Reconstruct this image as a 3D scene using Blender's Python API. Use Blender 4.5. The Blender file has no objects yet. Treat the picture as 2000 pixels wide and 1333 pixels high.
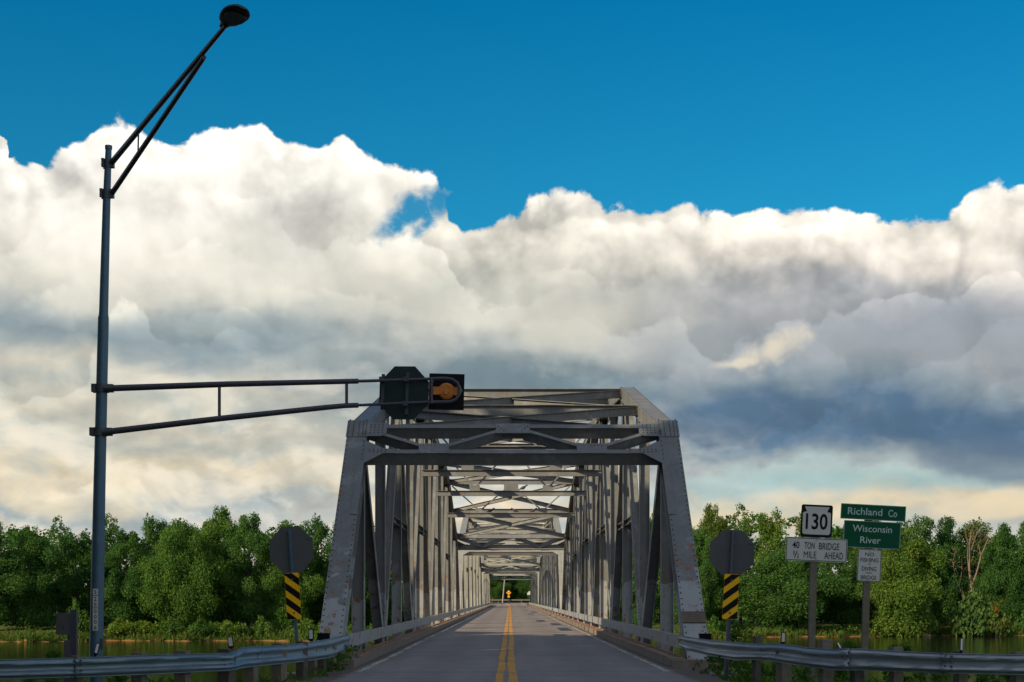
import bpy, math, random
import numpy as np
from mathutils import Vector, Matrix

# ------------------------------------------------------------------ camera, sky, sun, exposure
scene = bpy.context.scene
COL = scene.collection
CAM_H = 1.6
FPX, VPX, VPY = 3000.0, 996.0, 1169.0          # focal length and vanishing point in photo pixels

cam_data = bpy.data.cameras.new("camera")
cam = bpy.data.objects.new("camera", cam_data)
COL.objects.link(cam)
cam.location = (0, 0, CAM_H)
cam.rotation_euler = (math.radians(90), 0, 0)
cam_data.sensor_width = 36.0
cam_data.lens = 54.0
cam_data.shift_x = 0.002
cam_data.shift_y = 0.2512
cam_data.clip_start = 0.2
cam_data.clip_end = 6000
scene.camera = cam

scene.view_settings.view_transform = 'Standard'
scene.view_settings.look = 'None'
scene.view_settings.exposure = 0.0
scene.view_settings.gamma = 1.0
scene.view_settings.use_curve_mapping = False
scene.cycles.max_bounces = 6
scene.cycles.transparent_max_bounces = 8

SUN_EL = math.radians(27)
SUN_AZ = math.radians(180 + 48)                 # clockwise from +Y: behind the camera, to the left
sun_dir = Vector((math.sin(SUN_AZ) * math.cos(SUN_EL), math.cos(SUN_AZ) * math.cos(SUN_EL), math.sin(SUN_EL)))
sd = bpy.data.lights.new("sun", 'SUN')
sd.energy = 5.0
sd.angle = math.radians(0.5)
sd.color = (1.0, 0.81, 0.53)
sun = bpy.data.objects.new("sun", sd)
sun.location = sun_dir * 100
sun.rotation_euler = (-sun_dir).to_track_quat('-Z', 'Y').to_euler()
COL.objects.link(sun)


class S:
    """a float socket with arithmetic"""
    def __init__(self, nt, sock): self.nt, self.s = nt, sock
    def _op(self, op, *o, clamp=False):
        n = self.nt.nodes.new('ShaderNodeMath'); n.operation = op; n.use_clamp = clamp
        for i, v in enumerate((self,) + o):
            if isinstance(v, S): self.nt.links.new(v.s, n.inputs[i])
            else: n.inputs[i].default_value = v
        return S(self.nt, n.outputs[0])
    def __add__(self, o): return self._op('ADD', o)
    __radd__ = __add__
    def __sub__(self, o): return self._op('SUBTRACT', o)
    def __rsub__(self, o): return (self * -1.0) + o
    def __mul__(self, o): return self._op('MULTIPLY', o)
    __rmul__ = __mul__
    def __truediv__(self, o): return self._op('DIVIDE', o)
    def abs(self): return self._op('ABSOLUTE')
    def sqrt(self): return self._op('SQRT')
    def pow(self, e): return self._op('POWER', e)
    def max(self, o): return self._op('MAXIMUM', o)
    def min(self, o): return self._op('MINIMUM', o)
    def atan2(self, o): return self._op('ARCTAN2', o)
    def clamp(self): return self._op('ADD', 0.0, clamp=True)
    def smooth(self, a, b, lo=0.0, hi=1.0):
        n = self.nt.nodes.new('ShaderNodeMapRange'); n.interpolation_type = 'SMOOTHSTEP'
        self.nt.links.new(self.s, n.inputs[0])
        n.inputs[1].default_value, n.inputs[2].default_value = a, b
        n.inputs[3].default_value, n.inputs[4].default_value = lo, hi
        return S(self.nt, n.outputs[0])

def xyz(nt, x, y, z=0.0):
    n = nt.nodes.new('ShaderNodeCombineXYZ')
    for i, v in enumerate((x, y, z)):
        if isinstance(v, S): nt.links.new(v.s, n.inputs[i])
        else: n.inputs[i].default_value = v
    return n.outputs[0]

def noise(nt, vec, scale, detail=6.0, rough=0.55, dist=0.0):
    n = nt.nodes.new('ShaderNodeTexNoise')
    if vec is not None: nt.links.new(vec, n.inputs['Vector'])
    n.inputs['Scale'].default_value = scale
    n.inputs['Detail'].default_value = detail
    n.inputs['Roughness'].default_value = rough
    n.inputs['Distortion'].default_value = dist
    return S(nt, n.outputs['Fac'])

def ramp(nt, fac, stops, interp='LINEAR'):
    n = nt.nodes.new('ShaderNodeValToRGB'); cr = n.color_ramp; cr.interpolation = interp
    while len(cr.elements) < len(stops): cr.elements.new(0.5)
    for e, (p, c) in zip(cr.elements, sorted(stops, key=lambda s: s[0])):
        e.position = p; e.color = tuple(c) + (1.0,) if len(c) == 3 else c
    nt.links.new(fac.s, n.inputs[0])
    return n.outputs[0]

def mix(nt, fac, a, b, mode='MIX'):
    n = nt.nodes.new('ShaderNodeMix'); n.data_type = 'RGBA'; n.blend_type = mode
    if isinstance(fac, S): nt.links.new(fac.s, n.inputs[0])
    else: n.inputs[0].default_value = fac
    for i, v in ((6, a), (7, b)):
        if isinstance(v, (tuple, list)): n.inputs[i].default_value = tuple(v) + (1.0,) if len(v) == 3 else v
        elif isinstance(v, S): nt.links.new(v.s, n.inputs[i])
        else: nt.links.new(v, n.inputs[i])
    return n.outputs[2]

def lin(r, g, b):
    f = lambda c: ((c / 255) / 12.92 if c / 255 <= 0.04045 else (((c / 255) + 0.055) / 1.055) ** 2.4)
    return (f(r), f(g), f(b))

# ------------------------------------------------------------------ sky: Nishita blue with a bank of cumulus
SKY_STRENGTH = 0.1
world = bpy.data.worlds.new("World")
scene.world = world
world.use_nodes = True
nt = world.node_tree
nt.nodes.clear()
w_out = nt.nodes.new('ShaderNodeOutputWorld')
w_bg = nt.nodes.new('ShaderNodeBackground')
w_bg.inputs['Strength'].default_value = SKY_STRENGTH
nt.links.new(w_bg.outputs[0], w_out.inputs[0])
sky_tex = nt.nodes.new('ShaderNodeTexSky')
sky_tex.sky_type = 'NISHITA'
sky_tex.sun_disc = False
sky_tex.sun_elevation = SUN_EL
sky_tex.sun_rotation = SUN_AZ
sky_tex.air_density = 1.0
sky_tex.dust_density = 0.2
sky_tex.ozone_density = 3.0

tc = nt.nodes.new('ShaderNodeTexCoord')
sep = nt.nodes.new('ShaderNodeSeparateXYZ')
nt.links.new(tc.outputs['Generated'], sep.inputs[0])
X, Y, Z = (S(nt, sep.outputs[i]) for i in range(3))
AZ = X.atan2(Y)                                   # compass bearing, 0 along the bridge
EL = Z / (X * X + Y * Y).sqrt().max(0.02)         # rise over run

def bearing(px): return math.atan((px - VPX) / FPX)
def rise(px, py): return (VPY - py) / FPX * math.cos(bearing(px))

# top edge of the cloud bank, by bearing
TOP = [(-700, 420), (-300, 360), (0, 318), (70, 308), (150, 288), (205, 250), (262, 234), (335, 268), (410, 240), (500, 226), (545, 262),
       (600, 290), (660, 272), (720, 288), (780, 306), (835, 326), (858, 345), (885, 395), (915, 424), (965, 422), (1005, 412), (1052, 384),
       (1130, 374), (1195, 402), (1275, 398), (1330, 382), (1395, 420), (1450, 408), (1560, 410), (1640, 416), (1720, 416), (1790, 404),
       (1862, 414), (1900, 384), (1955, 368), (2020, 358), (2300, 380), (2800, 440)]
A0, A1 = bearing(-700), bearing(2800)
fc = nt.nodes.new('ShaderNodeFloatCurve')
cv = fc.mapping.curves[0]
pts = [((bearing(x) - A0) / (A1 - A0), rise(x, y) / 0.4) for x, y in TOP]
while len(cv.points) < len(pts): cv.points.new(0.5, 0.5)
for p, (a, b) in zip(cv.points, pts): p.location = (a, b); p.handle_type = 'AUTO_CLAMPED'
fc.mapping.update()
# small side-to-side wander so that the edge folds over itself
P = xyz(nt, AZ, EL)
wob = noise(nt, P, 26.0, 3.0, 0.5) - 0.5
aw = ((AZ + wob * 0.018) - A0) * (1.0 / (A1 - A0))
nt.links.new(aw.clamp().s, fc.inputs['Value'])
TOPE = S(nt, fc.outputs[0]) * 0.4

def puffs(vec, scale, detail=2.5, rough=0.52):
    n = nt.nodes.new('ShaderNodeTexVoronoi'); n.voronoi_dimensions = '2D'; n.feature = 'SMOOTH_F1'; n.normalize = True
    w = nt.nodes.new('ShaderNodeTexNoise'); w.noise_dimensions = '2D'; w.inputs['Scale'].default_value = scale * 1.1; w.inputs['Detail'].default_value = 3.0; nt.links.new(vec, w.inputs['Vector'])
    ma = nt.nodes.new('ShaderNodeVectorMath'); ma.operation = 'MULTIPLY_ADD'; ma.inputs[1].default_value = (0.5 / scale,) * 3
    nt.links.new(w.outputs['Color'], ma.inputs[0]); nt.links.new(vec, ma.inputs[2]); nt.links.new(ma.outputs[0], n.inputs['Vector'])
    n.inputs['Scale'].default_value = scale; n.inputs['Detail'].default_value = detail; n.inputs['Roughness'].default_value = rough; n.inputs['Smoothness'].default_value = 0.35
    return S(nt, n.outputs['Distance'])

def lump(vec):
    """cauliflower height: round billows with fine fibres"""
    a = noise(nt, vec, 11.0, 6.5, 0.49, 0.18)
    return a * 0.95 + (0.55 - puffs(vec, 27.0)) * 0.50 - 0.02

V0 = xyz(nt, AZ, EL, 0.37)
V1 = xyz(nt, AZ + 0.006, EL + 0.009, 0.37)
V2 = xyz(nt, AZ + 0.022, EL + 0.034, 0.37)
h0, h1, h2 = lump(V0), lump(V1), lump(V2)
mid_h = noise(nt, xyz(nt, AZ, EL, 31.0), 40.0, 5.0, 0.6, 0.3) - 0.5
fine = noise(nt, xyz(nt, AZ, EL, 2.1), 62.0, 7.0, 0.6, 0.4) - 0.5
dens = (TOPE - EL) + (h0 - 0.62) * 0.045 + fine * 0.016

# blue gaps: a ragged hole left of the middle, small chips at the left edge
def blob(px, py, rx, ry, ang=0.0):
    a0, e0 = bearing(px), rise(px, py)
    c, s = math.cos(ang), math.sin(ang)
    da, de = AZ - a0, EL - e0
    u = (da * c + de * s) * (FPX / rx)
    v = (de * c - da * s) * (FPX / ry)
    return (1.0 - (u * u + v * v).sqrt()).max(0.0)
hole = (blob(795, 432, 135, 70, 0.62) + blob(850, 392, 60, 60) * 0.6 + ((lump(V2) - 0.62) * 2.6 + fine * 1.5 + mid_h * 1.4) * blob(800, 428, 190, 115, 0.6)).smooth(0.12, 0.72) * 0.97
chip = blob(5, 478, 34, 26).smooth(0.2, 0.9)
wisp = (blob(-8, 285, 26, 40) + fine * 1.6 * blob(-8, 285, 60, 80)).max(0.0) * 0.05 + blob(900, 372, 40, 22) * 0.018 + blob(672, 268, 34, 34) * 0.008
dens = dens + wisp
mask = dens.smooth(-0.0008, 0.0034) * (1.0 - hole)

# colours down the bank in three places, stretched by slow noise
def col(stops, x):
    return [(max(0.0, min(1.0, rise(x, y) / 0.4)), lin(*c)) for y, c in stops]
L = col([(222, (254, 252, 246)), (400, (251, 248, 240)), (505, (243, 240, 228)), (575, (222, 222, 212)), (622, (176, 186, 188)), (668, (140, 157, 165)),
         (708, (166, 176, 178)), (755, (208, 206, 193)), (800, (192, 198, 192)), (845, (214, 210, 194)), (885, (196, 200, 192)), (925, (232, 221, 195)),
         (962, (214, 210, 194)), (1000, (170, 184, 188)), (1040, (205, 202, 190)), (1150, (200, 198, 190))], 200)
M = col([(380, (252, 248, 238)), (470, (240, 236, 224)), (540, (212, 211, 201)), (590, (200, 202, 194)), (640, (206, 205, 195)), (690, (172, 180, 180)),
         (735, (124, 143, 153)), (800, (128, 147, 157)), (850, (160, 172, 175)), (905, (214, 209, 196)), (945, (196, 203, 202)), (985, (240, 223, 192)), (1030, (190, 200, 202)), (1150, (205, 203, 195))], 950)
R = col([(390, (253, 249, 240)), (455, (248, 243, 232)), (520, (228, 222, 213)), (575, (184, 186, 189)), (640, (158, 166, 174)), (700, (160, 168, 175)), (755, (132, 150, 163)),
         (805, (88, 117, 146)), (838, (92, 121, 148)), (868, (104, 131, 154)), (900, (156, 169, 174)), (925, (176, 196, 197)), (945, (168, 194, 196)), (972, (203, 204, 190)), (1000, (226, 213, 184)), (1040, (190, 195, 188)), (1150, (205, 203, 195))], 1650)
slow = noise(nt, xyz(nt, AZ * 0.55, EL, 5.0), 11.0, 5.0, 0.55, 0.3) - 0.5
mid_ = noise(nt, xyz(nt, AZ * 0.5, EL, 7.7), 30.0, 5.0, 0.55, 0.3) - 0.5
low = EL.smooth(0.06, 0.2, 1.0, 0.5)
ew = (EL + slow * 0.075 + mid_ * 0.045 * low + (h0 - 0.62) * 0.05) * (1.0 / 0.4)
cL, cM, cR = ramp(nt, ew, L), ramp(nt, ew, M), ramp(nt, ew, R)
side = AZ + slow * 0.14
cc = mix(nt, side.smooth(bearing(430), bearing(900)), cL, cM)
cc = mix(nt, side.smooth(bearing(1050), bearing(1500)), cc, cR)
# relief: billows brighter towards the sun (up and to the right), greyer on their far side
e1 = (h0 - h1) * 1.9
e2 = (h0 - h2) * 0.8
# overlapping banks: each one starts with a bright scalloped rim and greys downwards
def rims(step, seed, crisp, amp):
    big = noise(nt, xyz(nt, AZ * 0.8, EL, seed), 7.0, 3.0, 0.5) * 2.2
    ph = ((TOPE - EL) * (1.0 / step) + big + (h0 - 0.62) * (0.055 / step) + fine * (0.016 / step))._op('FRACT')
    saw = (1.0 - ph) * ph.smooth(0.0, crisp)
    fade = noise(nt, xyz(nt, AZ, EL, seed + 3.0), 9.0, 2.0, 0.5).smooth(0.42, 0.62)
    return (saw - 0.42) * fade * amp
layer = rims(0.075, 11.0, 0.07, 0.30) + rims(0.042, 23.0, 0.14, 0.15)
deep = (TOPE - EL + (slow * 0.1)).smooth(0.015, 0.085, 0.85, 0.24)
Q0 = xyz(nt, AZ * 0.62, EL, 41.0); Q1 = xyz(nt, AZ * 0.62 + 0.003, EL + 0.0075, 41.0)
e3 = (noise(nt, Q0, 27.0, 6.0, 0.5, 0.3) - noise(nt, Q1, 27.0, 6.0, 0.5, 0.3)) * EL.smooth(0.09, 0.19, 1.9, 0.0) * AZ.smooth(bearing(950), bearing(1350), 1.0, 0.35)
relief = ((e1 + e2) * deep + layer + e3)
soft = EL.smooth(0.05, 0.17, 0.6, 1.0)
gain = 1.0 + (relief * 0.95 * soft).max(-0.42).min(0.4)
cc = mix(nt, 1.0, cc, xyz(nt, gain, gain, gain), 'MULTIPLY')
# shaded hollows take the blue of the sky
cc = mix(nt, ((relief * -1.0) * soft * 0.8).clamp() * 0.5, cc, lin(150, 163, 172))
# broad grey swells inside the bank
for bx, by, rx, ry, an, k, c in ((600, 430, 260, 130, 0.3, 0.62, (196, 198, 194)), (420, 655, 330, 62, 0.05, 0.55, (140, 158, 166)), (60, 560, 160, 60, 0.0, 0.35, (214, 214, 204)), (1000, 600, 160, 60, 0.2, 0.4, (206, 206, 198)),
                                 (1650, 835, 560, 62, -0.03, 0.85, (84, 113, 142)), (1050, 740, 330, 50, 0.0, 0.55, (116, 138, 150)), (1620, 940, 300, 26, 0.0, 0.6, (166, 196, 198)), (1250, 470, 120, 70, 0.4, 0.35, (216, 213, 205)), (1480, 820, 300, 40, 0.0, 0.5, (92, 119, 146)), (1850, 640, 240, 90, 0.1, 0.4, (150, 160, 172))):
    b_ = (blob(bx, by, rx, ry, an) + (slow * 1.1 + mid_h * 0.7) * blob(bx, by, rx * 1.5, ry * 1.7, an)).smooth(0.0, 0.75)
    cc = mix(nt, b_ * k, cc, mix(nt, 1.0, lin(*c), xyz(nt, gain, gain, gain), 'MULTIPLY'))
cc = mix(nt, (e3 * 3.4 * (1.0 - AZ.smooth(bearing(900), bearing(1500)) * 0.6)).clamp() * 0.7, cc, lin(243, 234, 216))
# small sunlit puff low in the grey part, and the grey shelf above the bridge
puff_n = (noise(nt, P, 60.0, 6.0, 0.6, 0.5) - 0.5) * 0.7 + (0.5 - puffs(V0, 55.0, 2.0)) * 0.9
puff = (blob(1515, 680, 95, 36, 0.42) + blob(1430, 712, 60, 12, 0.1) * 0.6 + puff_n * 1.5 * blob(1510, 680, 200, 90, 0.45)).smooth(0.15, 0.95)
cc = mix(nt, puff * 0.75, cc, lin(236, 226, 204))
curl = (blob(1120, 640, 150, 60, 0.1) + puff_n * 0.45 * blob(1120, 640, 230, 110)).smooth(0.1, 0.6)
cc = mix(nt, curl * 0.6, cc, lin(208, 208, 198))
bank2 = (blob(1960, 985, 190, 36, 0.12) + puff_n * 0.4 * blob(1960, 985, 300, 80)).smooth(0.1, 0.5)
cc = mix(nt, bank2 * 0.65, cc, lin(236, 220, 188))
dark2 = (blob(1960, 900, 230, 62, -0.12) + puff_n * 0.4 * blob(1960, 900, 320, 110)).smooth(0.1, 0.6)
cc = mix(nt, dark2 * 0.7, cc, lin(96, 118, 142))
cc = mix(nt, 1.0, cc, (1.02 / SKY_STRENGTH, 1.0 / SKY_STRENGTH, 0.972 / SKY_STRENGTH), 'MULTIPLY')

# the clear blue overhead: Nishita, deepened as a polariser does
hs = nt.nodes.new('ShaderNodeHueSaturation')
hs.inputs['Saturation'].default_value = 1.0
nt.links.new(sky_tex.outputs[0], hs.inputs['Color'])
blue = mix(nt, 1.0, hs.outputs[0], ramp(nt, (EL * 2.0).clamp(), [(0.0, (0.20, 0.75, 1.0)), (0.45, (0.09, 0.86, 1.0)), (0.8, (0.01, 0.77, 1.0)), (1.0, (0.015, 0.75, 1.0))]), 'MULTIPLY')
# away from the bank the sky holds scattered white cloud
final = mix(nt, mask, blue, cc)
back = (AZ.abs()).smooth(0.75, 1.3)
scat = (noise(nt, tc.outputs['Generated'], 2.2, 6.0, 0.55) - 0.5).smooth(-0.06, 0.1)
cb = mix(nt, scat * 0.75, sky_tex.outputs[0], (9.2, 9.0, 8.6))
final = mix(nt, back, final, cb)
nt.links.new(final, w_bg.inputs['Color'])
world.cycles.sampling_method = 'MANUAL'
world.cycles.sample_map_resolution = 512

# ------------------------------------------------------------------ materials
def new_mat(name):
    m = bpy.data.materials.new(name); m.use_nodes = True
    nt = m.node_tree; b = nt.nodes['Principled BSDF']
    return m, nt, b

def plain(name, rgb, rough=0.6, metal=0.0, var=0.12, scale=6.0, bump=0.0):
    """a painted or bare surface with mottled tone"""
    m, nt, b = new_mat(name)
    g = nt.nodes.new('ShaderNodeNewGeometry')
    n = noise(nt, g.outputs['Position'], scale, 6.0, 0.6)
    v = (n - 0.5) * (2 * var) + 1.0
    nt.links.new(mix(nt, 1.0, tuple(rgb), xyz(nt, v, v, v), 'MULTIPLY'), b.inputs['Base Color'])
    b.inputs['Roughness'].default_value = rough; b.inputs['Metallic'].default_value = metal
    if bump:
        bn = nt.nodes.new('ShaderNodeBump'); bn.inputs['Strength'].default_value = bump; bn.inputs['Distance'].default_value = 0.02
        nt.links.new(noise(nt, g.outputs['Position'], scale * 6, 5.0, 0.6).s, bn.inputs['Height']); nt.links.new(bn.outputs[0], b.inputs['Normal'])
    return m

def steel_mat(name, base, patch, rusty):
    """old bridge paint: streaks, lighter touch-up coats low down, rust blooms"""
    m, nt, b = new_mat(name)
    g = nt.nodes.new('ShaderNodeNewGeometry'); pos = g.outputs['Position']
    sp = nt.nodes.new('ShaderNodeSeparateXYZ'); nt.links.new(pos, sp.inputs[0])
    x, y, z = (S(nt, sp.outputs[i]) for i in range(3))
    streak = noise(nt, xyz(nt, x * 9.0, y * 9.0, z * 0.9), 1.0, 5.0, 0.65)
    blot = noise(nt, pos, 1.3, 6.0, 0.62)
    v = (streak - 0.5) * 0.50 + (blot - 0.5) * 0.60 + 1.0
    c = mix(nt, 1.0, tuple(base), xyz(nt, v, v, v), 'MULTIPLY')
    edge = noise(nt, pos, 0.55, 3.0, 0.55) * 4.2 + noise(nt, pos, 4.0, 3.0, 0.5) * 0.5
    lowp = (edge - 0.35 - z).smooth(-0.05, 0.05)
    c = mix(nt, lowp * 0.9, c, tuple(patch))
    up = (noise(nt, pos, 1.3, 6.0, 0.62) - 0.585).smooth(0.0, 0.012)
    c = mix(nt, up * 0.45, c, tuple(0.78 * k for k in patch))
    hi = z.smooth(0.2, 3.2, 0.0, 0.075)
    stain = (z - 2.7).abs().smooth(0.0, 1.3, 0.055, 0.0) * (noise(nt, pos, 0.45, 2.0, 0.5) * 2.0)
    drip = (noise(nt, xyz(nt, x * 7.0, y * 7.0, z * 0.5), 1.0, 4.0, 0.6) - 0.62).smooth(0.0, 0.10)
    c = mix(nt, drip * (0.5 if rusty > 0.02 else 0.25), c, (0.15, 0.09, 0.055))
    r = (noise(nt, pos, 3.1, 8.0, 0.72) - hi - 0.595 + rusty + stain).smooth(0.0, 0.06)
    c = mix(nt, r * 0.85, c, mix(nt, noise(nt, pos, 20.0, 4.0, 0.6), (0.10, 0.035, 0.016), (0.36, 0.17, 0.06)))
    nt.links.new(c, b.inputs['Base Color'])
    b.inputs['Roughness'].default_value = 0.58
    b.inputs['Specular IOR Level'].default_value = 0.35
    bn = nt.nodes.new('ShaderNodeBump'); bn.inputs['Strength'].default_value = 0.25; bn.inputs['Distance'].default_value = 0.012
    nt.links.new(noise(nt, pos, 5.0, 5.0, 0.6).s, bn.inputs['Height']); nt.links.new(bn.outputs[0], b.inputs['Normal'])
    return m

def leaf_mat(name, rgb, rgb2, transl=0.42):
    m, nt, b = new_mat(name)
    nt.nodes.remove(b)
    g = nt.nodes.new('ShaderNodeNewGeometry'); oi = nt.nodes.new('ShaderNodeObjectInfo')
    rnd = S(nt, g.outputs['Random Per Island'])
    cl = noise(nt, g.outputs['Position'], 0.33, 3.0, 0.5)
    c = mix(nt, (rnd * 0.5 + 0.16 + (cl - 0.5) * 1.7).clamp(), tuple(rgb), tuple(rgb2))
    c = mix(nt, 1.0, c, oi.outputs['Color'], 'MULTIPLY')
    d = nt.nodes.new('ShaderNodeBsdfDiffuse'); t = nt.nodes.new('ShaderNodeBsdfTranslucent'); ms = nt.nodes.new('ShaderNodeMixShader')
    nt.links.new(c, d.inputs[0]); nt.links.new(mix(nt, 1.0, c, (1.1, 1.15, 0.55), 'MULTIPLY'), t.inputs[0])
    ms.inputs[0].default_value = transl
    nt.links.new(d.outputs[0], ms.inputs[1]); nt.links.new(t.outputs[0], ms.inputs[2])
    nt.links.new(ms.outputs[0], nt.nodes['Material Output'].inputs[0])
    return m

M = {}
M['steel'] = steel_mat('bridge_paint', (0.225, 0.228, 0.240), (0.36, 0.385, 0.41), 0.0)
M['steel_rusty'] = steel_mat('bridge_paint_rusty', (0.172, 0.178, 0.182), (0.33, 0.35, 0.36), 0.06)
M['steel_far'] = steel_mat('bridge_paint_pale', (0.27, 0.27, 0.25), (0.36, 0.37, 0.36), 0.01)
M['rivet'] = plain('rivet_shaded', (0.055, 0.052, 0.055), 0.6, 0, 0.4)  # rivets share the bridge paint; their shadow is put into this darker tone
M['rust'] = plain('rusted_steel', (0.36, 0.15, 0.06), 0.85, 0, 0.5, 3.0)
M['concrete'] = plain('concrete', (0.21, 0.18, 0.15), 0.9, 0, 0.4, 2.5, 0.4)
M['galv'] = plain('galvanised', (0.070, 0.140, 0.205), 0.5, 0.3, 0.3, 5.0)
M['galv_dark'] = plain('dark_galvanised', (0.085, 0.10, 0.125), 0.5, 0.25, 0.25, 5.0)
M['arm'] = plain('arm_tube', (0.06, 0.062, 0.085), 0.45, 0.2, 0.2, 5.0)
M['lamp'] = plain('lamp_housing', (0.022, 0.024, 0.028), 0.5, 0.0, 0.2)
M['lens'] = plain('lamp_lens', (0.03, 0.033, 0.036), 0.4, 0.0, 0.1)
M['alu'] = plain('sign_back', (0.105, 0.112, 0.118), 0.6, 0.1, 0.10, 9.0)
M['alu_dark'] = plain('sign_back_dark', (0.035, 0.055, 0.058), 0.5, 0.2, 0.15, 6.0)
M['black'] = plain('black_paint', (0.008, 0.008, 0.01), 0.55)
M['white'] = plain('sign_white', (0.56, 0.57, 0.55), 0.5, 0, 0.08, 9.0)
M['white_bright'] = plain('reflector_white', (0.75, 0.75, 0.80), 0.5, 0, 0.05, 9.0)
M['green'] = plain('sign_green', (0.002, 0.088, 0.040), 0.45, 0, 0.12, 5.0)
M['green_text'] = plain('sign_pale_letters', (0.46, 0.62, 0.58), 0.5, 0, 0.06)
M['green_edge'] = plain('sign_pale_edge', (0.26, 0.36, 0.36), 0.5, 0, 0.06)
M['yellow'] = plain('marker_yellow', (0.95, 0.52, 0.01), 0.5, 0, 0.12, 9.0)
M['orange'] = plain('housing_orange', (0.62, 0.20, 0.02), 0.5, 0, 0.12, 9.0)
M['amber'] = plain('warning_amber', (0.85, 0.38, 0.02), 0.5, 0, 0.1)
M['wood'] = plain('weathered_wood', (0.17, 0.155, 0.115), 0.9, 0, 0.45, 9.0, 0.5)
M['wood_dark'] = plain('weathered_wood_dark', (0.085, 0.082, 0.065), 0.9, 0, 0.4, 9.0, 0.5)
M['box'] = plain('cabinet_grey', (0.085, 0.085, 0.095), 0.55, 0.1, 0.2, 5.0)
M['plaque'] = plain('tarnished_plate', (0.135, 0.105, 0.075), 0.5, 0.2, 0.35, 12.0, 0.3)
M['bird'] = plain('bird_feathers', (0.05, 0.05, 0.058), 0.8)
M['bark'] = plain('bark', (0.045, 0.040, 0.034), 0.95, 0, 0.4, 4.0, 0.5)
M['bark_pale'] = plain('bare_wood', (0.20, 0.145, 0.095), 0.9, 0, 0.35, 3.0)
M['pole_grey'] = plain('weathered_pole', (0.30, 0.29, 0.27), 0.9, 0, 0.25, 3.0)
M['rock'] = plain('pale_rock', (0.34, 0.25, 0.18), 0.95, 0, 0.35, 1.5, 0.5)
M['leaf'] = leaf_mat('leaves', (0.042, 0.116, 0.034), (0.138, 0.252, 0.060))
M['leaf_yellow'] = leaf_mat('yellow_green_leaves', (0.08, 0.13, 0.02), (0.17, 0.21, 0.03))
M['leaf_orange'] = leaf_mat('orange_leaves', (0.26, 0.13, 0.02), (0.33, 0.19, 0.03))
M['weed'] = leaf_mat('weed_leaves', (0.04, 0.105, 0.022), (0.12, 0.22, 0.045))
M['reed'] = leaf_mat('bank_grass', (0.075, 0.09, 0.02), (0.20, 0.17, 0.05), 0.25)

for k in ('green', 'alu', 'alu_dark', 'black', 'yellow', 'white'): M[k].node_tree.nodes['Principled BSDF'].inputs['Specular IOR Level'].default_value = 0.12

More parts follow.
